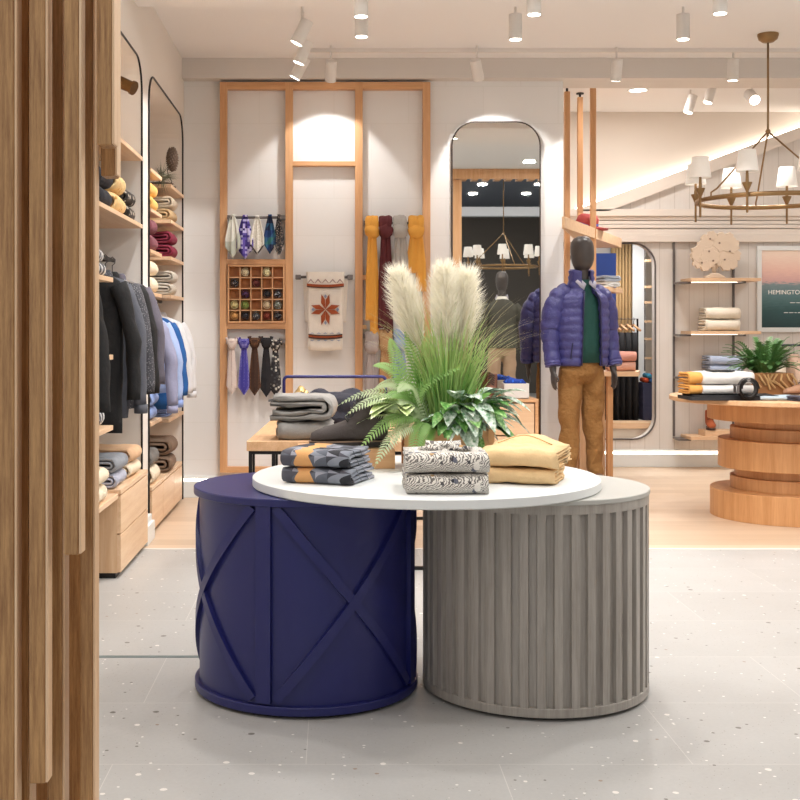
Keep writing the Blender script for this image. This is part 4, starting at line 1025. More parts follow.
# ================================================================ the planter
def planter():
    PX, PY = .455, 4.76
    t = thing('planter', 'oak planter with pampas plumes, tall grass, ferns and variegated leaves on the white top', 'potted plant', (PX, PY, TT))
    rp = random.Random(11)
    b = MB(); W, D, H = .165, .10, .15
    b.box(-W, W, -D, -D+.015, .01, H); b.box(-W, W, D-.015, D, .01, H); b.box(-W, -W+.015, -D+.015, D-.015, .01, H); b.box(W-.015, W, -D+.015, D-.015, .01, H); b.box(-W, W, -D, D, 0, .01)
    b.build('box', M_oakx, t, bevel=.002)
    for x in (-W, W):
        for y in (-D, D):
            b = MB(); b.box(x-.012, x+.012, y-.012, y+.012, 0, H+.005); b.build('corner_post', M_oak, t)
    b = MB(); b.box(-W+.015, W-.015, -D+.015, D-.015, H-.04, H-.02); b.build('soil', plain('soil', '3d3026', .9, nz=.6), t)
    def leafmat(name, c1, c2, rough=.5, trans=.25):
        m, nt, bb = newmat(name); v = coords(nt)
        nt.links.new(mix(nt, noise_tex(nt, v, 14, 3), lin(c1), lin(c2)), bb.inputs['Base Color']); bb.inputs['Roughness'].default_value = rough
        tr = N(nt, 'ShaderNodeBsdfTranslucent'); tr.inputs[0].default_value = lin(c2); mx = N(nt, 'ShaderNodeMixShader'); mx.inputs[0].default_value = trans
        nt.links.new(bb.outputs[0], mx.inputs[1]); nt.links.new(tr.outputs[0], mx.inputs[2]); nt.links.new(mx.outputs[0], nt.nodes['Material Output'].inputs[0])
        return m
    M_g1 = leafmat('grass_green', '8fb45c', 'bcd68c', trans=.35); M_g2 = leafmat('grass_pale', 'c4c48c', 'dcd2a4', trans=.35); M_g3 = leafmat('grass_dark', '5f8f42', '83b25c', trans=.35)
    def blades(n, hr, spread, w, mat, name, src=.09, arch=1.0, dirs=None):
        b = MB()
        for k in range(n):
            a = rp.uniform(0, 2*PI) if not dirs else rp.choice(dirs)+rp.gauss(0, .35)
            r0 = src*math.sqrt(rp.random()); x0, y0 = r0*math.cos(a)*1.1, r0*math.sin(a)*.7
            h = rp.uniform(*hr); sp_ = rp.uniform(0, 1)**.9*spread
            dx, dy = math.cos(a)*sp_, math.sin(a)*sp_*.8
            L_, R_ = [], []; seg = 9
            side = Vector((-math.sin(a)+rp.uniform(-.8, .8), math.cos(a)+rp.uniform(-.8, .8), 0)).normalized()
            if abs(side.x) < .3: side = Vector((.7, .7, 0))
            for i in range(seg+1):
                q = i/seg; bend = q**(2.0)
                p = Vector((x0+dx*bend, y0+dy*bend, .12+h*(q-arch*.35*(sp_/max(spread, .01))*q**3.2)))
                ww = w*(1-q**2.5*.95)
                L_.append(p-side*ww/2); R_.append(p+side*ww/2)
            o = L_+R_; m = seg+1
            b.add(o, [(i, i+1, m+i+1, m+i) for i in range(seg)])
        ob = b.build(name, mat, t); ob['kind'] = 'stuff'; return ob
    blades(300, (.25, .52), .13, .009, M_g1, 'grass_blades', .09, .3)
    blades(150, (.22, .42), .14, .008, M_g3, 'grass_blades', .09, .3)
    blades(90, (.48, .66), .36, .0042, M_g1, 'grass_blades', .06, 1.0)
    blades(110, (.5, .72), .44, .0030, M_g2, 'grass_blades', .06, 1.0, dirs=[0, .3, -.3, PI, 2.8, 3.5])
    # pampas plumes
    M_p = leafmat('pampas_cream', 'fffdf6', 'fcf8ea', .8, .5); M_ps_ = leafmat('pampas_stem', 'b5b27a', 'c8c08c')
    def plume(p0, p1, p2, rad, n):
        """stem p0-p1, plume p1-p2"""
        p0, p1, p2 = Vector(p0), Vector(p1), Vector(p2)
        def st(q): return p1.lerp(p2, q)+Vector((0, 0, 0))
        b = MB(); b.tube([p0, p0.lerp(p1, .5)+Vector((.006, 0, 0)), p1, st(.5), st(.95)], [.003, .0028, .0024, .002, .001], 6)
        stem = b.build('pampas_stem', M_ps_, t)
        b = MB(); ax = (p2-p1).normalized()
        for k in range(n):
            q = rp.random()**.9; c = st(q*.93)
            d = Vector((rp.gauss(0, 1), rp.gauss(0, 1), 0)); d = (d-ax*d.dot(ax)).normalized()
            prof = math.sin(PI*min(1, .10+.80*q))**.6
            L = rad*prof*rp.uniform(.55, 1.25); up = (.075+.03*rp.random())*(1.15-.55*q)
            e = c+d*L+ax*up*rp.uniform(.6, 1.3); mdp = c+d*L*.62+ax*up*.35
            e.z -= .012*rp.random()
            s_ = (e-c).cross(Vector((rp.uniform(-1, 1), rp.uniform(-1, 1), rp.uniform(-1, 1)))).normalized()*.0011
            b.add([c-s_, c+s_, mdp+s_, mdp-s_, e], [(0, 1, 2, 3), (3, 2, 4)])
        pl = b.build('pampas_plume', M_p, t); pl['kind'] = 'stuff'
    plume((-.03, .02, .12), (-.11, .0, .47), (-.205, .0, .80), .075, 3200)
    plume((.0, .02, .12), (.005, -.02, .46), (-.015, -.02, .82), .075, 3200)
    plume((.02, .03, .12), (.045, .02, .44), (.085, .02, .80), .08, 3200)
    # fern fronds
    M_f = leafmat('fern_green', '86b862', 'aed388', trans=.35); M_f2 = leafmat('fern_pale', 'bcd3a0', 'dbe8c4', trans=.4); M_f3 = leafmat('fern_mid', '6fa64e', '93c26c', trans=.35)
    def frond(pts, L, mat, n=30, w=.0048):
        P = [Vector(p) for p in pts]
        def bez(q):
            a = P[0].lerp(P[1], q); c = P[1].lerp(P[2], q); return a.lerp(c, q)
        b = MB(); b.tube([bez(i/12) for i in range(13)], [.0022*(1-.7*i/12) for i in range(13)], 5)
        for i in range(2, n+1):
            q = i/(n+.5); c = bez(q); tg = (bez(min(1, q+.02))-bez(q-.02)).normalized()
            sd = tg.cross(Vector((0, -.45, 1))).normalized()
            ln = L*(math.sin(PI*min(1, q*.9+.12))**.7)
            for s in (-1, 1):
                d = (sd*s*.95+tg*.45+Vector((0, 0, -.12))).normalized(); nrm = tg
                a_ = c; m1 = c+d*ln*.35+nrm*w; m2 = c+d*ln*.35-nrm*w; e = c+d*ln+Vector((0, 0, -.15*ln))
                m3 = c+d*ln*.75+nrm*w*.7; m4 = c+d*ln*.75-nrm*w*.7
                b.add([a_+nrm*w*.4, a_-nrm*w*.4, m2, m1, m4, m3, e], [(0, 1, 2, 3), (3, 2, 4, 5), (5, 4, 6)])
        b.build('fern_frond', mat, t)
    base = (-.06, -.06, .15)
    frond([base, (-.22, -.08, .38), (-.41, -.12, .21)], .055, M_f2)
    frond([base, (-.20, -.14, .30), (-.36, -.18, .08)], .055, M_f)
    frond([base, (-.20, -.16, .24), (-.30, -.24, .02)], .05, M_f2)
    frond([base, (-.22, .02, .40), (-.44, .02, .24)], .05, M_f2)
    frond([base, (-.12, -.16, .26), (-.16, -.23, .01)], .05, M_f)
    frond([base, (-.10, -.14, .22), (-.11, -.22, -.03+.05)], .045, M_f3)
    frond([(-.14, -.05, .2), (-.16, -.06, .36), (.06, -.10, .40)], .05, M_f, 24)
    frond([(-.12, -.05, .15), (-.2, -.05, .42), (-.23, .0, .52)], .045, M_f)
    frond([(-.10, -.02, .15), (-.12, -.05, .42), (-.17, .0, .56)], .04, M_f3)
    frond([base, (-.20, .04, .46), (-.30, .04, .40)], .05, M_f)
    frond([base, (-.30, -.02, .28), (-.36, -.06, .20)], .06, M_f2)
    frond([(.04, -.05, .15), (.10, -.12, .30), (.16, -.14, .30)], .04, M_f3)
    for k in range(9):
        a = R(rp.uniform(150, 245)); L = rp.uniform(.18, .27); e = (-.08+math.cos(a)*L, -.04+math.sin(a)*L*.55, .02+rp.uniform(.05, .30))
        frond([(-.07, -.04, .15), ((e[0]-.07)*.5, (e[1]-.04)*.5, max(.32, e[2]+.12)), e], rp.uniform(.045, .06), rp.choice([M_f2, M_f2, M_f]))
    # variegated leaves
    def varmat(name, c1, c2, c3):
        m, nt, bb = newmat(name); v = coords(nt)
        f = noise_tex(nt, coords(nt, (50, 8, 50)), 1.5, 4, .6)
        r = N(nt, 'ShaderNodeValToRGB'); nt.links.new(f, r.inputs[0]); els = r.color_ramp.elements; els.new(.5)
        for e, p, c in zip(els, (.38, .5, .62), (c1, c2, c3)): e.position = p; e.color = lin(c)
        nt.links.new(r.outputs[0], bb.inputs['Base Color']); bb.inputs['Roughness'].default_value = .4
        return m
    M_v = varmat('variegated_leaf', '6a9a70', 'c4d6c8', 'e8f0e8'); M_v2 = varmat('green_leaf', '4f8c40', '74ac58', 'b4d494'); M_v3 = varmat('lime_leaf', 'b0c880', 'cede9e', 'e6eec8')
    def leaf(base, dirv, L, W, mat, droop=.3, fold=.25):
        d = Vector(dirv).normalized(); up = Vector((0, 0, 1)); s_ = d.cross(up)
        if s_.length < .1: s_ = Vector((1, 0, 0))
        s_.normalize(); n_ = s_.cross(d).normalized(); n = 8; rs = [[], [], []]
        for i in range(n+1):
            q = i/n; c = d*L*q-up*droop*L*q*q; w_ = W*math.sin(PI*q**.8)**.8*.5 if 0 < q < 1 else .0004
            rs[0].append(c-s_*w_+n_*w_*fold); rs[1].append(c); rs[2].append(c+s_*w_+n_*w_*fold)
        b = MB(); o = rs[0]+rs[1]+rs[2]; m = n+1
        b.add(o, [(i, i+1, m+i+1, m+i) for i in range(n)]+[(m+i, m+i+1, 2*m+i+1, 2*m+i) for i in range(n)])
        ob = b.build('leaf', mat, t, loc=tuple(base), smooth=True); return ob
    for k in range(64):
        a = R(rp.uniform(-115, 30)); r = rp.uniform(.03, .12); lv = rp.random()
        cx = .045
        bx, by = cx+r*math.cos(a)*1.3, -.02+r*math.sin(a)*.8
        el = rp.uniform(-.3, .9); L = rp.uniform(.12, .17)
        leaf((bx, by, .155+.13*lv), (math.cos(a), math.sin(a)*.9, el), L, L*.48, rp.choice([M_v, M_v, M_v, M_v2]), rp.uniform(.3, .8))
    for k in range(18):
        a = R(rp.uniform(190, 300)); bx, by = .02+.06*math.cos(a), -.06+.04*math.sin(a)
        L = rp.uniform(.08, .12); leaf((bx, by, .15+.08*rp.random()), (math.cos(a), math.sin(a), rp.uniform(-.1, .8)), L, L*.5, rp.choice([M_v2, M_v, M_v2]), .5)
    for k in range(24):
        a = R(rp.uniform(120, 270)); L = rp.uniform(.10, .16)
        leaf((-.17+.05*math.cos(a), -.05+.04*math.sin(a), .20+.07*rp.random()), (math.cos(a), math.sin(a), rp.uniform(-.1, .9)), L, L*.5, M_v3, .4)
planter()
# ================================================================ mannequins
def remesh(o, v=.012, it=6):
    md = o.modifiers.new('remesh', 'REMESH'); md.mode = 'VOXEL'; md.voxel_size = v; md.use_smooth_shade = True
    md = o.modifiers.new('smooth', 'SMOOTH'); md.iterations = it
def mannequin(loc, rz, lab, puffer=True, top=None, inner=None, trou=None, head=True):
    t = thing('mannequin', lab, 'mannequin', loc, rz)
    M_b = plain('mannequin_graphite', '47413f', .38)
    b = MB()   # continuous body
    hd = [(0, -.005, 1.655, .03, .04), (0, -.01, 1.665, .055, .07), (0, -.012, 1.69, .068, .09), (0, -.012, 1.73, .078, .103), (0, -.008, 1.78, .083, .108), (0, -.004, 1.83, .083, .107), (0, -.002, 1.87, .075, .095), (0, 0, 1.90, .055, .07), (0, 0, 1.914, .025, .03)]
    b.loft(hd, 24); b.loft([(0, .02, 1.45, .07, .07), (0, .012, 1.55, .055, .058), (0, .008, 1.62, .052, .056), (0, .0, 1.70, .05, .056)], 20)
    b.loft([(0, 0, .88, .15, .10), (0, 0, .98, .155, .10), (0, 0, 1.12, .135, .095), (0, 0, 1.30, .16, .11), (0, .01, 1.42, .18, .10), (0, .015, 1.50, .13, .08), (0, .015, 1.53, .06, .06)], 24)
    for s in (-1, 1):
        b.tube([(s*.17, .01, 1.46), (s*.225, .02, 1.36), (s*.25, .03, 1.18), (s*.262, -.0, .98), (s*.265, -.03, .88)], [.055, .05, .042, .034, .026], 14)
        # hand: palm and five fingers
        b.loft([(s*.265, -.035, .80, .016, .034), (s*.266, -.035, .84, .017, .038), (s*.265, -.032, .88, .018, .028), (s*.264, -.03, .90, .02, .024)], 14)
        for k, (dy, ln) in enumerate(((-.03, .065), (-.011, .075), (.009, .07), (.028, .055))):
            b.tube([(s*.265, -.035+dy, .81), (s*.262, -.037+dy, .81-ln*.5), (s*.252, -.038+dy, .81-ln)], [.0095, .009, .007], 8)
        b.tube([(s*.262, -.06, .865), (s*.257, -.085, .84), (s*.252, -.092, .81)], [.011, .010, .008], 8)
        b.tube([(s*.092, 0, .90), (s*.106, .0, .50), (s*.116, .0, .07)], [.07, .04, .03], 16)
        b.loft([(s*.116, -.05, .0, .04, .12), (s*.116, -.05, .03, .04, .12), (s*.116, -.02, .07, .034, .07), (s*.116, .0, .10, .03, .035)], 16)
    o = b.build('body', M_b, t, smooth=True); remesh(o, .010, 5)
    # trousers
    b = MB()
    b.loft([(0, 0, .80, .12, .09), (0, 0, .86, .172, .118), (0, 0, .93, .172, .12), (0, 0, 1.03, .16, .112), (0, 0, 1.06, .158, .11)], 28)
    rw = random.Random(5)
    for s in (-1, 1):
        pts, rad = [], []
        for i in range(25):
            q = i/24; z = .90-.80*q
            pts.append((s*(.092+.028*q), .012*math.sin(q*PI)-.004, z))
            rad.append((.096-.036*q)+.002*math.sin(q*34+s)*(.4+q))
        b.tube(pts, rad, 20)
    o = b.build('trousers', trou, t, smooth=True, jitter=(.022, 9, 2.2)); remesh(o, .009, 2)
    for s in (-1, 1):
        b = MB(); b.loft([(s*.116, -.055, .0, .048, .135), (s*.116, -.055, .025, .05, .137), (s*.116, -.05, .05, .046, .12), (s*.116, -.02, .085, .042, .075), (s*.116, 0, .12, .04, .05)], 20, 2.3)
        b.build('shoe', plain('tan_shoe', '6c4a33', .5), t, smooth=True)
    if inner:
        b = MB(); b.loft([(0, 0, .95, .186, .138), (0, 0, 1.1, .165, .12), (0, 0, 1.30, .172, .122), (0, .008, 1.42, .18, .11), (0, .012, 1.50, .12, .085), (0, .01, 1.56, .07, .072), (0, .005, 1.58, .062, .066)], 28)
        b.build('sweater', inner, t, smooth=True)
        b = MB()
        for s in (-1, 1):
            b.rings([[(s*.012, -.085, 1.545), (s*.06, -.05, 1.60), (s*.072, .02, 1.61), (s*.066, .02, 1.60)], [(s*.05, -.115, 1.50), (s*.085, -.07, 1.56), (s*.085, .01, 1.565), (s*.08, .01, 1.55)]])
        b.build('shirt_collar', F_('check_shirt', 'b9b6c4', .3), t, smooth=True)
    if puffer:
        g0, g1 = R(-90+30), R(-90-26)       # open front
        def quilt(z, z0, st): return abs(math.sin(PI*(z-z0)/st))**.55
        zs = [.925+.0105*i for i in range(57)]; rs = []; n = 44
        for z in zs:
            q = (z-.925)/.59
            if z < 1.40: rx, ry = .200+.012*math.sin(q*3), .142+.01*math.sin(q*4)
            else:
                k = (z-1.40)/.12; rx, ry = .212-.115*k**1.8, .15-.06*k**1.6
            g = .006+.013*quilt(z, .925, .062)
            ga = R(24)-R(6)*q
            row = []
            for j in range(n+1):
                a = (-PI/2+ga)+(2*PI-2*ga)*j/n
                row.append(((rx+g)*math.cos(a), (ry+g)*math.sin(a)+.01, z))
            rs.append(row)
        b = MB(); b.rings(rs, closed=False)
        o = b.build('jacket_body', top, t, smooth=True); md = o.modifiers.new('sol', 'SOLIDIFY'); md.thickness = .02; md.offset = -1
        for s in (-1, 1):
            P = [Vector(p) for p in ((s*.11, .012, 1.50), (s*.185, .015, 1.445), (s*.235, .022, 1.34), (s*.253, .03, 1.20), (s*.262, .01, 1.08), (s*.268, -.025, .96), (s*.268, -.035, .925))]
            pts, rad = [], []
            m = 84
            for i in range(m+1):
                u = i/m*(len(P)-1); k = min(len(P)-2, int(u)); f = u-k; f2 = f*f*(3-2*f)*.5+f*.5
                pts.append(P[k].lerp(P[k+1], f2)); q = i/m
                rad.append(.050+.020*math.sin(PI*min(1, q*1.5))**.8*(1 if q < .6 else 1)+.004-.004*q+.0075*abs(math.sin(PI*q*9.5))**.55)
            rad[-1] = .042
            b = MB(); b.tube(pts, rad, 22, flat=1.1); b.build('jacket_sleeve', top, t, smooth=True, jitter=(.008, 16, s*3))
        b = MB(); rs = []
        for z, r in ((1.49, .118), (1.52, .112), (1.555, .098), (1.575, .098), (1.60, .095), (1.62, .093), (1.645, .092), (1.66, .09)):
            g = .008 if z in (1.555, 1.60, 1.645) else 0
            rs.append([((r+g)*math.cos(a)*1.0, (r+g)*math.sin(a)*.95+.005, z-.02*math.cos(a+PI/2)**2*(1 if math.sin(a) < 0 else 0)) for a in [(-PI/2+R(28))+(2*PI-R(56))*j/30 for j in range(31)]])
        b.rings(rs, closed=False); o = b.build('jacket_collar', top, t, smooth=True); md = o.modifiers.new('sol', 'SOLIDIFY'); md.thickness = .022; md.offset = -1
        for s in (-1, 1):
            ga0, ga1 = R(24), R(18)
            b = MB(); pts = []
            for i in range(20):
                q = i/19; z = .93+.56*q; ga = (R(24)-R(6)*q)*s; k = max(0, (z-1.40)/.12); rx = .212 - .115*k**1.8 if z > 1.4 else .202+.01*q; ry = .155-.06*k**1.6 if z > 1.4 else .152
                a = -PI/2+ga; pts.append(((rx+.012)*math.cos(a), (ry+.012)*math.sin(a)+.01, z))
            b.tube(pts, .009, 8, flat=.6); b.build('zip_edge', plain('dark_zip', '221f45', .5), t, smooth=True)
        b = MB(); b.tube([(-.155, -.125, 1.10), (-.165, -.115, .98)], .005, 6); b.build('pocket_zip', plain('dark_zip', '221f45', .5), t)
    elif top:
        b = MB()
        b.loft([(0, 0, .90, .205, .155), (0, 0, 1.0, .20, .15), (0, 0, 1.15, .185, .135), (0, 0, 1.30, .19, .132), (0, .01, 1.42, .20, .12), (0, .015, 1.50, .14, .095), (0, .015, 1.55, .07, .07)], 28)
        for s in (-1, 1):
            b.tube([(s*.16, .01, 1.455), (s*.235, .015, 1.38), (s*.27, .025, 1.2), (s*.285, 0, 1.0), (s*.285, -.02, .92)], [.066, .066, .058, .05, .044], 16)
        o = b.build('jacket', top, t, smooth=True); remesh(o, .012, 4)
    return t
def puff_mat():
    m, nt, b = newmat('puffer_nylon')
    v = coords(nt)
    nt.links.new(mix(nt, noise_tex(nt, v, 9, 3), lin('33326a'), lin('474684')), b.inputs['Base Color'])
    b.inputs['Roughness'].default_value = .42
    bump(nt, b, mth(nt, 'ADD', noise_tex(nt, v, 38, 3), mth(nt, 'MULTIPLY', noise_tex(nt, v, 90, 2), .4)), .45, .015); return m
MX, MY = (581.5-334)/131, 9.0
b = MB(); b.prism(rrect(-.3, .3, -.26, .26, .04), 0, .143, 'XY')
tag(b.build('display_podium', M_white, loc=(MX, MY, 0), bevel=.003), 'low white podium under the mannequin in the purple jacket', 'podium')
mannequin((MX, MY, .145), R(20), 'graphite mannequin in a purple quilted jacket, green sweater and tan trousers', True, puff_mat(), F_('bottle_green_knit', '16463f', .12), F_('tan_corduroy', '8d6434', .12, wr=1.0, ws=16))
mannequin((2.22, 3.3, .2), R(0), 'mannequin in a dark cardigan and beige trousers, seen only in the tall mirror', False, F_('dark_olive_cardigan', '4a483f', .1), F_('white_tee', 'd8d4cc'), F_('beige_chino', 'b4977c', .06))
mannequin((1.74, 2.7, .2), R(15), 'mannequin dressed all in black behind the cardigan mannequin in the tall mirror', False, F_('black_cloth', '1d1b1c', .1), None, F_('black_cloth', '1d1b1c', .1))
for x, y, l in ((2.22, 3.3, 'low grey podium under the cardigan mannequin'), (1.74, 2.7, 'low grey podium under the all black mannequin')):
    b = MB(); b.prism(rrect(-.27, .27, -.24, .24, .04), 0, .198, 'XY'); tag(b.build('display_podium', plain('podium_grey', 'a5a29c', .5), loc=(x, y, 0)), l, 'podium')
# ================================================================ shelf tower behind the mannequin
def tower():
    s = 113; Y = 10.45
    t = thing('shelf_tower', 'oak floor-to-ceiling shelf tower behind the purple jacket mannequin', 'shelf tower', (2.15, 10.45, 0))
    ox, oy = 2.15, 10.45
    def post(pxx, Y, z0, z1, cap=True):
        x = (pxx-334)*Y/F-ox
        b = MB(); b.box(x-.023, x+.023, Y-oy-.023, Y-oy+.023, z0, z1); o = b.build('post', M_oak, t, bevel=.002)
        b = MB(); b.lathe([(.01, z1), (.01, CEIL-.012), (.035, CEIL-.012), (.035, CEIL)], (x, Y-oy, 0), 16); b.build('cap', M_black, o)
    post(567, 10.30, 0, 3.42); post(580, 10.75, 0, 3.46); post(593, 10.25, 0, 3.47)
    A, B_, C_, D_ = (562, 10.2), (600, 10.15), (623, 11.1), (583, 11.2)
    def quad(z0, z1, pts, name, mat=M_palex):
        b = MB(); P = [((p-334)*Y/F-ox, Y-oy) for p, Y in pts]; b.prism(P, z0, z1, 'XY'); return b.build(name, mat, t, bevel=.002)
    b = MB(); P = [(1.79-ox, 9.16-oy), (2.78-ox, 11.40-oy), (2.43-ox, 11.45-oy), (1.775-ox, 9.19-oy)]; b.prism(P, 2.135, 2.225, 'XY'); b.build('shelf', M_palex, t, bevel=.002)
    quad(1.68, 1.72, [(590, 10.3), (608, 10.28), (623, 10.9), (600, 11.0)], 'shelf')
    quad(.935, .975, [(584, 10.3), (638.5, 10.32), (640, 10.75), (590, 10.8)], 'shelf')
    b = MB(); x0, x1 = (580-334)*10.5/F-ox, (605-334)*10.5/F-ox
    b.box(x0, x1, .05, .075, 0, .935); b.build('base_panel', M_pale, t)
    b = MB(); x2 = (613-334)*10.4/F-ox; b.box(x1, x2, -.05, .02, 0, .935); b.build('leg', M_oak, t)
    zs = 2.226
    # red hat on the shelf
    h = thing('red_hat', 'dusty red felt hat on top of the slanted shelf of the oak tower', 'hat', (2.245, 10.48, zs))
    M_h = F_('red_felt', 'a84542', .08)
    b = MB(); b.lathe([(.16, 0), (.165, .012), (.12, .022), (.085, .03), (.0805, .03)], n=40, sx=1.15, sy=.95); b.build('brim', M_h, h, smooth=True)
    b = MB(); b.lathe([(.09, .02), (.088, .09), (.07, .135), (.03, .135), (.01, .115)], n=32, sx=1.1, sy=.9); b.build('crown', M_h, h, smooth=True, jitter=(.02, 12, 1))
    b = MB(); b.lathe([(.093, .025), (.093, .05)], n=32, sx=1.1, sy=.9); b.build('band', F_('blue_band', '2c3a86'), h, smooth=True)
    b = MB(); b.box(-.13, .17, -.012, .012, 0, .028)
    tag(b.build('blue_sign_strip', plain('blue_strip', '2a3690', .5), loc=(2.125, 10.1, zs), rz=R(64)), 'blue strip standing on the slanted shelf in front of the red hat', 'sign strip')
    pile((606-334)*10.5/F, 10.55, 1.721, R(30), [(m_wht, 'white folded shirt, lower of two beside the graphite mannequin head'), (F_('grey_blue_shirt', 'a9b2c0'), 'grey blue folded shirt on the white one beside the mannequin head')], .2, .2, .05)
    pile((622-334)*10.45/F, 10.5, .976, R(-8)-PI/2, [(F_('dusty_pink_knit', 'd2a08c'), 'dusty pink folded sweater, lower of two on the shelf by the tan trousers'), (F_('rose_knit', 'c98f80'), 'rose folded sweater, upper of two on the shelf by the tan trousers')], .24, .24, .085)
tower()
# ================================================================ mirror recess: reflected things built as solid ones
def rack():
    Y = 12.2; f = F/Y
    zt = EYE+10/f
    t = thing('clothes_rack', 'black garment rack with black trousers inside the recess replacing a mirror', 'clothes rack', ((620-334)/f, Y, 0))
    x0, x1 = -.42, (637.5-620)/f
    b = MB(); b.tube([(x0, 0, 0), (x0, 0, zt), (x1, 0, zt), (x1, 0, 0)], .011, 8); b.build('frame', M_black, t)
    b = MB(); b.box(x0, x1, -.15, .15, .02, .04); b.build('base', M_black, t)
    mt = F_('black_trouser_cloth', '201e20', .1)
    for i in range(7):
        x = x1-.04-i*.066
        g = thing('hanging_trousers', 'black trousers on a wooden hanger in the mirror recess rack', 'trousers', ((620-334)/f+x, Y, 0), R(12), 'black trousers on the mirror recess rack')
        b = MB()
        for s in (-.03, .03):
            b.loft([(0, s, .28+.02*(i % 3), .022, .05), (0, s, .7, .024, .06), (0, s*.7, 1.1, .026, .075), (0, s*.4, zt-.14, .022, .08)], 12)
        b.build('legs', mt, g, smooth=True, jitter=(.008, 8, i))
        b = MB(); b.tube([(0, -.15, zt-.12), (0, 0, zt-.06), (0, .15, zt-.12)], .012, 8); b.build('hanger', M_oak, g, smooth=True)
        b = MB(); b.tube([(0, 0, zt-.06), (0, 0, zt-.02), (.012, 0, zt), (0, 0, zt+.014)], .003, 6); b.build('hook', M_grey_metal, g)
rack()
def al(p, Y): return (p-334)*Y/F
b = MB(); rs = []
for i in range(2):
    rs.append([(al(612, 13.0)+(al(634, 13.0)-al(612, 13.0))*j/48, .04*math.cos(j*.9), (.02, 2.38)[i]) for j in range(49)]+[(al(612, 13.0)+(al(634, 13.0)-al(612, 13.0))*j/48, .04*math.cos(j*.9)+.012, (.02, 2.38)[i]) for j in range(48, -1, -1)])
b.rings(rs); tag(b.build('curtain', F_('tan_curtain', 'b39468', .06), loc=(0, 13.0, 0), smooth=True), 'tan curtain in soft folds at the back of the recess replacing a mirror', 'curtain')
b = MB(); b.box(al(633, 12.9), al(645.5, 12.9), 0, .04, 0, 2.4); tag(b.build('white_panel', M_white, loc=(0, 12.9, 0)), 'tall white panel right of the tan curtain in the mirror recess', 'panel')
b = MB(); b.box(al(592, 12.0), al(616, 12.0), 0, .02, 1.3, 2.12); tag(b.build('blue_banner', plain('cobalt_banner', '3b62c8', .5), loc=(0, 12.0, 0)), 'bright cobalt blue hanging banner beside the mannequin head', 'banner')
t = thing('wall_ladder_shelf', 'narrow ladder of small pale shelves at the right edge of the recess replacing a mirror', 'shelf', (al(650, 12.6), 12.6, 0))
for x in (-.055, .06):
    b = MB(); b.box(x-.006, x+.006, 0, .012, .9, 2.2); b.build('upright', M_grey_metal, t)
for yy in (261, 287, 302.5, 321.5, 339, 358):
    b = MB(); z = EYE-(yy-329)*12.6/F; b.box(-.06, .065, -.08, 0, z-.012, z+.012); b.build('shelf', M_pale, t)
t = thing('low_bench', 'pale oak bench at the bottom of the recess replacing a mirror', 'bench', (al(626, 11.95), 11.87, 0))
b = MB(); b.box(-.32, .26, -.15, .15, .36, .42); b.build('seat', M_palex, t, bevel=.003)
b = MB(); b.box(-.30, .24, -.13, .13, 0, .36); b.build('body', plain('bench_cream', 'd8c8b6', .6), t)
t = thing('navy_basket', 'dark navy crate with colourful rolled garments in the recess replacing a mirror', 'crate', (al(650, 12.15), 12.15, 0))
b = MB(); b.box(-.10, .12, -.12, .12, .42, .80)
for k in range(6): b.box(-.105, .125, -.125, .125, .47+k*.055, .495+k*.055)
b.build('crate_body', plain('navy_crate', '363a58', .6), t)
for k, (dx, dz, c, nm) in enumerate([(-.06, 0, 'c8502c', 'orange red'), (.0, 0, '3a6fb0', 'blue'), (.06, 0, 'd8d2c6', 'off-white'), (-.03, .045, '3f94b8', 'light blue'), (.03, .045, '8a3a34', 'brick red')]):
    b = MB(); b.tube([(0, -.1, 0), (0, .1, 0)], .024, 12)
    tag(b.build('rolled_shirt', F_('roll_%s' % c, c), loc=(al(650, 12.15)+dx, 12.15, .826+dz), smooth=True), '%s rolled shirt on the navy crate in the mirror recess' % nm, 'shirt')
# ================================================================ right wall shelves
def rx(p, Y=RY-.1): return (p-334)*Y/F
def rzz(p, Y=RY-.1): return EYE-(p-329)*Y/F
t = thing('shelf_standard', 'pair of slim dark shelf uprights on the whitewashed wall', 'shelf upright', (rx(706), RY-.01, .3))
for p in (676.5, 736.5):
    b = MB(); b.box(rx(p)-rx(706)-.009, rx(p)-rx(706)+.009, -.012, .01, 0, 2.2-.3); b.build('upright', M_grey_metal, t)
for py, nm in ((279, 'topmost'), (331, 'second'), (373.5, 'third'), (434.5, 'lowest')):
    z = rzz(py); s_ = thing('wall_shelf', '%s pale oak shelf on the whitewashed wall' % nm, 'shelf', (rx(717), RY-.18, z))
    b = MB(); b.box(-.33, .34, -.17, .16, -.03, 0); b.build('board', M_palex, s_, bevel=.002)
    for p in (676.5, 736.5):
        b = MB(); b.box(rx(p)-rx(717)-.012, rx(p)-rx(717)+.012 if p > 700 else -.29, -.05 if p < 700 else -.15, .165, -.05, -.031); b.build('bracket', M_grey_metal, s_)
    b = MB(); b.box(-.31, .25, .02, .04, -.036, -.031); b.build('light_strip', plain('shelf_led', 'ffffff', .5, emit='fff0dd', es=3), s_)
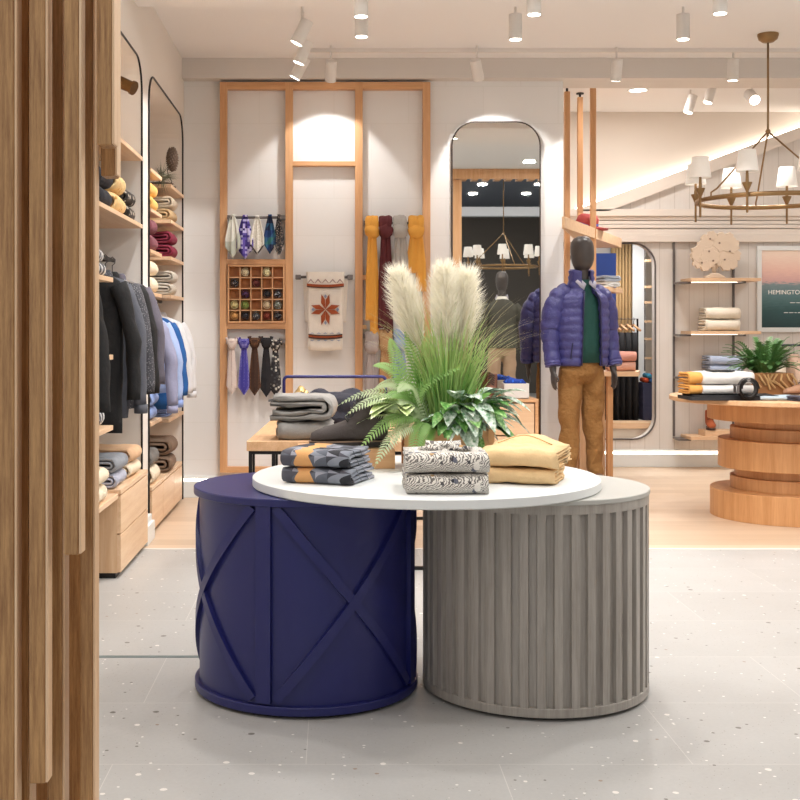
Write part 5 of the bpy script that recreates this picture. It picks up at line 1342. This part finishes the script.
def coral():
    z = rzz(279); t = thing('tree_sculpture', 'cream tree-shaped sculpture on the topmost shelf of the whitewashed wall', 'sculpture', (rx(711), RY-.2, z+.0005))
    Mc = plain('cream_plaster', 'e0cdb8', .7, nz=.3, nscale=25); k = 11.4/F
    b = MB(); b.prism([(-.10, 0), (.10, 0), (.09, .02), (.03, .05), (-.03, .05), (-.09, .02)], -.04, .04); b.build('foot', Mc, t, bevel=.01)
    b = MB(); b.tube([(0, 0, .04), (-.005, 0, .12), (.0, 0, .2)], [.018, .014, .02], 10)
    for x, z1 in ((-.14, .2), (.13, .18), (-.06, .3), (.08, .32)): b.tube([(0, 0, .08), (x*.5, 0, .16), (x, 0, z1)], .01, 8)
    b.build('trunk', Mc, t, smooth=True)
    b = MB(); rc = random.Random(3)
    for cx_, cz_, r in ((-.15, .16, .06), (-.14, .24, .085), (-.05, .33, .10), (.07, .35, .09), (.16, .32, .075), (.18, .22, .07), (.06, .25, .12), (-.05, .20, .09), (.11, .13, .055), (.17, .14, .05), (-.09, .12, .05), (-.19, .22, .04), (-.03, .41, .045), (.14, .40, .04)):
        pts = []
        for i in range(40):
            a = 2*PI*i/40; q = r*(1+.10*math.sin(a*7+cx_*30)+.06*math.sin(a*13+cz_*20))
            pts.append((cx_+q*math.cos(a), cz_+q*math.sin(a)))
        b.prism(pts, -.02-rc.uniform(0, .01), .02)
    b.build('crown', Mc, t, bevel=.003)
    b = MB()
    for cx_, cz_ in ((-.02, .17), (-.06, .26), (.04, .34), (.09, .18), (.14, .26), (-.13, .15), (-.05, .38)):
        b.prism(arc(cx_, cz_, .009, 0, 330, 10), -.034, -.0305)
    b.build('hole', plain('plaster_hole', '8d7768', .8), t)
coral()
m_iv = F_('ivory_towel', 'e6dccb'); m_sky = F_('pale_sky_knit', 'a9b5cc')
pile(rx(716), RY-.2, rzz(331)+.001, -PI/2, [(m_iv, 'ivory folded knit, lower of two on the second wall shelf'), (m_iv, 'ivory folded knit, upper of two on the second wall shelf')], .26, .33, .11)
pile(rx(719), RY-.2, rzz(373.5)+.001, -PI/2, [(m_sky, 'pale blue folded knit, lower of two on the third wall shelf'), (m_sky, 'pale blue folded knit, upper of two on the third wall shelf')], .26, .32, .085)
b = MB(); b.box(-.16, .16, -.11, .11, 0, .055); tag(b.build('wood_block', M_palex, loc=(rx(715), RY-.2, rzz(434.5)+.0005)), 'pale block under the copper boot on the lowest wall shelf', 'riser')
boot((rx(707), RY-.2, rzz(434.5)+.056), R(80), F_('copper_leather', 'a8552e', .1), plain('dark_sole', '3a1d18', .6), 'copper brown boot on a pale block on the lowest wall shelf', L=.28, s=.9)
# picture on the wall
def poster():
    cx, cz = 3.92+.62, (rzz(246)+rzz(332))/2
    x0 = rx(764.5); x1 = x0+(cx-x0)*2; cx = (x0+x1)/2
    x0, x1 = rx(764.5), rx(764.5)+.86; cx = (x0+x1)/2
    z0, z1 = rzz(327.5), rzz(250)
    t = thing('sea_poster', 'framed poster of a dusk sea with a shop name on the whitewashed wall', 'poster', (cx, RY-.03, z0))
    W = (x1-x0)/2; H = z1-z0; e = .045
    b = MB(); b.box(-W-e, W+e, 0, .03, -e, 0); b.box(-W-e, W+e, 0, .03, H, H+e); b.box(-W-e, -W, 0, .03, 0, H); b.box(W, W+e, 0, .03, 0, H); b.build('frame', M_white, t, bevel=.003)
    m, nt, bb = newmat('sea_print'); v = coords(nt); sp = N(nt, 'ShaderNodeSeparateXYZ'); nt.links.new(v, sp.inputs[0])
    r = N(nt, 'ShaderNodeValToRGB'); zz = mth(nt, 'ADD', mth(nt, 'DIVIDE', sp.outputs[2], H), mth(nt, 'MULTIPLY', mth(nt, 'SUBTRACT', noise_tex(nt, coords(nt, (3, 1, 16)), 5, 5, .6), .5), .16))
    nt.links.new(zz, r.inputs[0]); els = r.color_ramp.elements
    st = [(0, '17383c'), (.22, '2a5052'), (.42, '54767a'), (.56, '7d9094'), (.60, 'd3a9a6'), (.74, 'e8c0b2'), (.95, 'f4dccb')]
    while len(els) < len(st): els.new(.5)
    for el, (p, c) in zip(els, st): el.position = p; el.color = lin(c)
    nt.links.new(r.outputs[0], bb.inputs['Base Color']); bb.inputs['Roughness'].default_value = .4
    b = MB(); b.box(-W, W, .012, .02, 0, H); b.build('print', m, t)
    M_l = plain('white_ink', 'f6f4f0', .6)
    cu = bpy.data.curves.new('lettering', 'FONT'); cu.body = 'HEMINGTON'; cu.size = .06; cu.extrude = .001; cu.align_x = 'LEFT'
    o = bpy.data.objects.new('lettering', cu); COL.objects.link(o); o.parent = t; o.location = (rx(771)-cx, .010, rzz(294)-z0); o.rotation_euler = (PI/2, 0, 0); cu.materials.append(M_l)
    bpy.context.view_layer.update(); me = bpy.data.meshes.new_from_object(o.evaluated_get(bpy.context.evaluated_depsgraph_get())); o2 = bpy.data.objects.new('shop_lettering', me); COL.objects.link(o2); o2.parent = t; o2.location = o.location; o2.rotation_euler = o.rotation_euler; bpy.data.objects.remove(o)
    for (p, wd) in ((302.5, .30), (312.5, .42)):
        b = MB(); x = -wd/2
        rr = random.Random(int(p))
        while x < wd/2:
            q = rr.uniform(.02, .05); b.box(x, x+q, .009, .011, rzz(p)-z0-.003, rzz(p)-z0+.003); x += q+.012
        b.build('small_lettering', M_l, t)
poster()
t = thing('clothes_rail', 'dark clothes rail on the whitewashed wall below the poster', 'rail', (rx(790), RY-.2, rzz(345)))
b = MB(); b.tube([(rx(757)-rx(790), 0, 0), (.9, 0, 0)], .011, 8); b.build('bar', plain('navy_grey_rail', '43425a', .4, metal=.4), t)
b = MB(); b.tube([(rx(757)-rx(790), 0, 0), (rx(757)-rx(790), 0, -.12), (rx(757)-rx(790), .18, -.12)], .010, 8); b.tube([(.9, 0, 0), (.9, .19, 0)], .01, 8); b.build('bracket', plain('navy_grey_rail', '43425a', .4, metal=.4), t)
for p, m_, lab in ((770, F_('cream_cloth', 'ddd2c0'), 'cream shirt hanging below the poster behind the fern'), (790, F_('blush_cloth', 'dcc0ac'), 'blush shirt hanging below the poster at the right edge')):
    garment(RY-.2, rzz(345), .62, m_, lab, 'shirt', name='hanging_shirt', x=rx(p), rz=R(80), W=.22, sl=.4)
# ================================================================ goods on the oak round table
def on_table(p, Y): return ((p-334)*Y/F, Y, ZT)
x, y, z = on_table(727, 8.15)
b = MB(); b.prism(rrect(-.30, .30, -.16, .16, .03), 0, .022, 'XY'); b.prism(rrect(-.27, .31, -.15, .15, .03), .022, .034, 'XY')
tag(b.build('folded_trousers', F_('charcoal_trouser', '2b2a2c', .1), loc=(x, y, z), jitter=(.01, 8, 1)), 'flat charcoal garment under the white and orange sweater on the oak round table', 'trousers')
folded((x-.03, y+.02, z+.036), -PI/2+R(3), .26, .36, .066, F_('white_sweater', 'e3e0dc'), 'plain white folded sweater under its twin on the oak round table', seed=3)
o = folded((x-.03, y+.02, z+.105), -PI/2+R(3), .26, .36, .085, F_('white_sweater', 'e3e0dc'), 'white folded sweater with a black print topping the stack on the oak round table', seed=4)
b = MB(); b.prism(rrect(-.06, .10, -.10, .06, .02), .088, .096, 'XY'); b.build('black_print', speckle('black_print', '2a2a2c', ['c8c4bc'], 60, .25), o)
for k, zz in enumerate((.036, .108)):
    folded((x-.245, y+.02, z+zz), -PI/2+R(3), .24, .10, (.066, .078)[k], F_('orange_knit', 'dfa052'), '%s orange folded edge at the left end of the white sweaters' % ('lower', 'upper')[k], seed=k)
t = thing('belt', 'black leather belt coiled on its edge on the oak round table', 'belt', (on_table(748, 7.98)[0], 7.98, ZT+.001), R(12))
b = MB(); b.tube([((.075-.006*i/12)*math.cos(i*2*PI/24), -.0, .078+(.075-.006*i/12)*math.sin(i*2*PI/24)) for i in range(60)], .0035, 6); rs = []
b2 = MB()
for i in range(61):
    a = i*2*PI/24; r = .078-.010*i/24; rs.append([(r*math.cos(a), -.018, .079+r*math.sin(a)), (r*math.cos(a), .018, .079+r*math.sin(a)), ((r-.004)*math.cos(a), .018, .079+(r-.004)*math.sin(a)), ((r-.004)*math.cos(a), -.018, .079+(r-.004)*math.sin(a))])
b2.rings(rs); M_bl = plain('black_leather', '1f1b1a', .4); b2.build('strap', M_bl, t)
b = MB(); b.box(-.10, -.076, -.024, .024, .05, .055); b.box(-.10, -.076, -.024, .024, .10, .105); b.box(-.095, -.078, -.024, -.018, .055, .10); b.box(-.095, -.078, .018, .024, .055, .10); b.build('buckle', M_grey_metal, t)
def fern():
    X, Y = (764-334)*8.5/F, 8.5
    t = thing('potted_fern', 'green fern in a square kraft brown pot on the oak round table', 'potted plant', (X, Y, ZT+.0005))
    M_k = plain('kraft', 'a8774a', .7, var=.2, vs=12); W = .155
    b = MB(); b.rings([[(s*a, q*a, z) for s, q in ((-1, -1), (1, -1), (1, 1), (-1, 1))] for a, z in ((W*.92, 0), (W, .17))]); b.build('pot', M_k, t, bevel=.004)
    b = MB()
    for k in range(9):
        x = -.13+.033*k; b.tube([(x, -W-.004, .165), (x+.03*math.sin(k), -W-.012, .12), (x+.05, -W-.006, .07+.02*math.sin(k*2))], .008, 6)
    b.build('raffia_wrap', plain('raffia', 'c9a06c', .7), t)
    rf = random.Random(9); Mf = plain('fern_leaf', '5d8c4e', .5, var=.35, vs=9)
    for k in range(110):
        a = rf.uniform(0, 2*PI); L = rf.uniform(.17, .31); up = rf.uniform(.08, .33); b = MB()
        p0 = Vector((.05*math.cos(a), .05*math.sin(a), .16)); e = Vector((math.cos(a)*L, math.sin(a)*L*.9, .16+up-.06)); m1 = (p0+e)/2+Vector((0, 0, .06+up*.2))
        def bz(q): return p0.lerp(m1, q).lerp(m1.lerp(e, q), q)
        for i in range(1, 13):
            q = i/12.5; c = bz(q); tg = (bz(q+.02)-bz(q-.02)).normalized(); sd = tg.cross(Vector((0, 0, 1))).normalized(); ln = .045*math.sin(PI*min(1, q*.85+.15))**.6
            for s in (-1, 1):
                d = (sd*s+tg*.7).normalized(); b.add([c-tg*.009, c+tg*.012, c+d*ln+tg*.004], [(0, 1, 2)])
        b.tube([bz(i/6) for i in range(7)], .002, 4); b.build('frond', Mf, t)
fern()
folded((on_table(775, 8.1)[0], 8.1, ZT+.001), -PI/2, .22, .28, .028, F_('pale_aqua_shirt', 'b7c8d4'), 'pale aqua folded shirt in front of the potted fern', name='folded_shirt', cat='shirt', amp=.003)
folded((3.16, 7.98, ZT+.001) if False else (on_table(797, 8.0)[0]+.06, 8.0, ZT+.001), -PI/2+R(15), .22, .26, .03, F_('slate_purple', '4c4a58'), 'slate folded garment at the right edge of the picture on the oak round table', name='folded_shirt', cat='shirt')
t = boot((on_table(797, 8.25)[0]+.04, 8.28, ZT+.034-.032), R(0), F_('tan_suede', 'bd8f72'), plain('pale_sole', 'd8c6b4', .6), 'tan suede shoe behind the slate folded garment on the oak round table', L=.28, H=.13, name='shoe', s=.9)
# ================================================================ chandelier
def chandelier(loc, lab, zc=CEIL, lit=True, simple=False):
    X, Y = loc; t = thing('chandelier', lab, 'chandelier', (X, Y, zc))
    zr = 2.285-zc; hub = 2.79-zc; Rr = .50
    b = MB(); b.lathe([(.075, 0), (.075, -.012), (.066, -.04), (.04, -.06), (.012, -.066)], n=28); b.build('canopy', M_brass, t, ang=40)
    b = MB(); b.tube([(0, 0, -.06), (0, 0, -.75), (0, 0, hub)], .0075, 10); b.lathe([(.012, hub-.015), (.02, hub), (.012, hub+.015)], n=14); b.build('rod', M_brass, t, smooth=True)
    b = MB(); b.tube([(Rr*math.cos(2*PI*i/64), Rr*math.sin(2*PI*i/64), zr) for i in range(65)], .012, 8, flat=1.4, cap=False); b.build('ring', M_brass, t, smooth=True)
    for a in (80, 200, 320):
        b = MB(); c, s = math.cos(R(a)), math.sin(R(a)); b.tube([(0, 0, hub), (c*Rr*.9, s*Rr*.9, zr+.07), (c*Rr, s*Rr, zr+.04), (c*Rr, s*Rr, zr)], .0065, 8); b.build('strut', M_brass, t, smooth=True)
    Ms = plain('linen_shade', 'f6f1ea', .7, emit='fff3e4', es=.12)
    for k in range(8):
        a = R(10+45*k); x, y = .53*math.cos(a), .53*math.sin(a)
        b = MB(); b.lathe([(.005, zr-.13), (.008, zr-.125), (.008, zr-.01), (.010, zr+.02), (.034, zr+.075), (.034, zr+.08), (.012, zr+.08), (.009, zr+.16)], (x, y, 0), 14)
        b.tube([(math.cos(a)*Rr, math.sin(a)*Rr, zr), (x, y, zr)], .007, 6); arm = b.build('candle_arm', M_brass, t, ang=40)
        b = MB(); b.lathe([(.078, zr+.155), (.058, zr+.305), (.0565, zr+.305), (.0765, zr+.155)], (x, y, 0), 28, cap=False); b.build('shade', Ms, arm, smooth=True)
    return t
chandelier(((768-334)*8.6/F, 8.6), 'large brass ring chandelier with white shades hanging over the oak round table')
chandelier((2.55, 1.15), 'second brass ring chandelier with white shades, seen only in the tall mirror', zc=3.9)
# ================================================================ spotlights and downlights
M_spot = plain('spot_white', 'e6e2dd', .5)
def spot(pxx, pyy, Y, aim, lab, L=.16, r=.042, power=12, zc=CEIL, ssize=60, lamp=True, group=None):
    """cylinder spotlight: pixel of the body centre, depth, direction of the beam"""
    c = Vector(px(pxx, pyy, Y)); t = thing('spotlight', lab, 'spotlight', (c.x, c.y, zc), 0, group)
    d = Vector(aim).normalized(); o_ = Vector((0, 0, c.z-zc))
    b = MB(); b.tube([o_-d*L/2, o_+d*L/2], r, 24); b.build('housing', M_spot, t, ang=40)
    b = MB(); b.tube([o_+d*(L/2+.0005), o_+d*(L/2+.002)], r*.86, 24); b.build('lens', M_bulb, t)
    b = MB(); b.tube([o_-d*L*.35, (o_.x, o_.y, o_.z+.07), (o_.x, o_.y, 0)], .008, 8); b.build('stem', M_spot, t)
    if lamp:
        ld = bpy.data.lights.new('spot_lamp', 'SPOT'); ld.energy = power*LIGHT; ld.color = (1, .98, .95); ld.spot_size = R(ssize); ld.spot_blend = .25; ld.shadow_soft_size = .04
        lo = bpy.data.objects.new('spot_lamp', ld); COL.objects.link(lo); lo.location = c+d*(L/2+.012); lo.rotation_euler = d.to_track_quat('-Z', 'Y').to_euler()
SD = (0, 0, -1)
spot(302, 32, 7.5, (-.5, .05, -1), 'tilted white spotlight, nearest of the three clustered above the oak wall frame', zc=CEIL, power=60, ssize=95)
spot(303, 52, 8.0, (-.4, .05, -1), 'tilted white spotlight, middle of the three clustered above the oak wall frame', power=45, ssize=80)
spot(300, 68, 8.5, (-.55, .1, -1), 'tilted white spotlight, farthest of the three clustered above the oak wall frame', power=45, ssize=80)
spot(331, 71, 8.95, (-.05, .62, -1), 'white spotlight aimed at the middle bay of the oak wall frame', power=26, ssize=86)
spot(361.5, 24, 7.4, SD, 'straight white spotlight above the right side of the oak wall frame', power=60, ssize=95)
spot(361, 3, 6.9, SD, 'white spotlight cut by the top edge of the picture above the oak wall frame', zc=3.33, power=60, ssize=95)
spot(515.5, 27, 7.5, SD, 'straight white spotlight above the tall mirror', power=60, ssize=95)
spot(534, 1, 6.9, SD, 'white spotlight cut by the top edge right of the one above the mirror', zc=3.33, power=60, ssize=95)
spot(683, 27, 7.6, SD, 'straight white spotlight left of the chandelier rod near the top edge', power=60, ssize=95)
spot(720, 0, 6.9, SD, 'white spotlight cut by the top edge above the chandelier', zc=3.33, power=60, ssize=95)
spot(477, 70, 8.95, (.3, .6, -1), 'pale track spotlight beside the top of the tall mirror', power=42, ssize=80)
spot(616.5, 70, 9.0, (0, .35, -1), 'pale track spotlight over the shelf tower', power=45, ssize=90)
spot(733, 70, 9.1, (0, .1, -1), 'white track spotlight just left of the chandelier rod', power=60, ssize=95)
spot(690.5, 104, 10.6, (-.3, -.05, -1), 'tilted white spotlight, left of the pair above the chandelier shades', power=45, ssize=90)
spot(710, 94, 10.4, (-.3, -.05, -1), 'tilted white spotlight, right of the pair above the chandelier shades', power=45, ssize=90)
spot(752, 97, 10.4, (0, -.85, -.5), 'white spotlight right of the pair, close to the chandelier rod', power=30, r=.05)
b = MB(); x0, x1 = px(310, 53, 9.05)[0], 6.5
b.box(x0, x1, -.018, .018, -.03, 0); tag(b.build('lighting_track', M_spot, loc=(0, 9.05, CEIL)), 'long white lighting track across the ceiling above the mirror', 'track')
names = ['left', 'middle', 'right', 'far right']
for i, (x, y) in enumerate(DOWN_AND_FILL):  # bodies for the fill lamps, added except the one in view
    zz = 3.6 if y < 7.25 else CEIL
    t = thing('recessed_light', 'round recessed ceiling light %s' % ('added out of view for fill over the front of the shop' if y < 7.2 else 'in the back ceiling, all added but the one in view'), 'ceiling light', (x, y, zz), 0, 'recessed lights of the %s ceiling' % ('front' if y < 7.2 else 'back'))
    b = MB(); b.lathe([(.095, 0), (.095, -.006), (.078, -.008), (.078, -.001)], n=28, cap=False); b.build('ring', M_white, t)
    b = MB(); b.lathe([(.077, -.002), (.077, -.0045)], n=28); b.build('lens', M_bulb, t)
# ================================================================ slatted screen in the foreground
def screen():
    t = thing('slat_screen', 'vertical oak slat screen at the shop front on the left edge', 'screen', (-.6, 2.35, 0))
    ox, oy = -.6, 2.35
    def slat(p0, p1, Y, y0=None, y1=None, d=.045):
        """pixel span p0-p1 at depth Y; y0, y1 pixel rows where it starts and ends"""
        xa, xb = (p0-334)*Y/F-ox, (p1-334)*Y/F-ox
        zt = 3.6 if y0 is None else EYE-(y0-329)*Y/F; zb = 0 if y1 is None else EYE-(y1-329)*Y/F
        zt = min(zt, 3.32)
        b = MB(); b.box(xa, xb, Y-oy, Y-oy+d, zb, zt); o = b.build('slat', M_slat, t, bevel=.0025, bseg=2)
        b = MB(); b.box(xb+.0002, xb+.0052, Y-oy+.001, Y-oy+d*.8, zb+.002, zt); b.build('lit_edge_strip', M_pale, o, bevel=.0015)  # added pale strip paints the shop light on the slat's right edge
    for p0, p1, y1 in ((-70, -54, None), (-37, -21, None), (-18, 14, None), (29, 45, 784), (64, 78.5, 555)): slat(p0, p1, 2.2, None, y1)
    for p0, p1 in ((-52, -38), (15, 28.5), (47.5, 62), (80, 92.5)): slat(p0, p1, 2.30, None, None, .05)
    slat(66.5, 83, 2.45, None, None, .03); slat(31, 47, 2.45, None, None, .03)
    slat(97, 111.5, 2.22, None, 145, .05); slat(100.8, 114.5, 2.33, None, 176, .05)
    b = MB(); b.box(-.35, .2, -.15, .2, 3.20, 3.32); b.build('head_rail', M_slat, t)
screen()
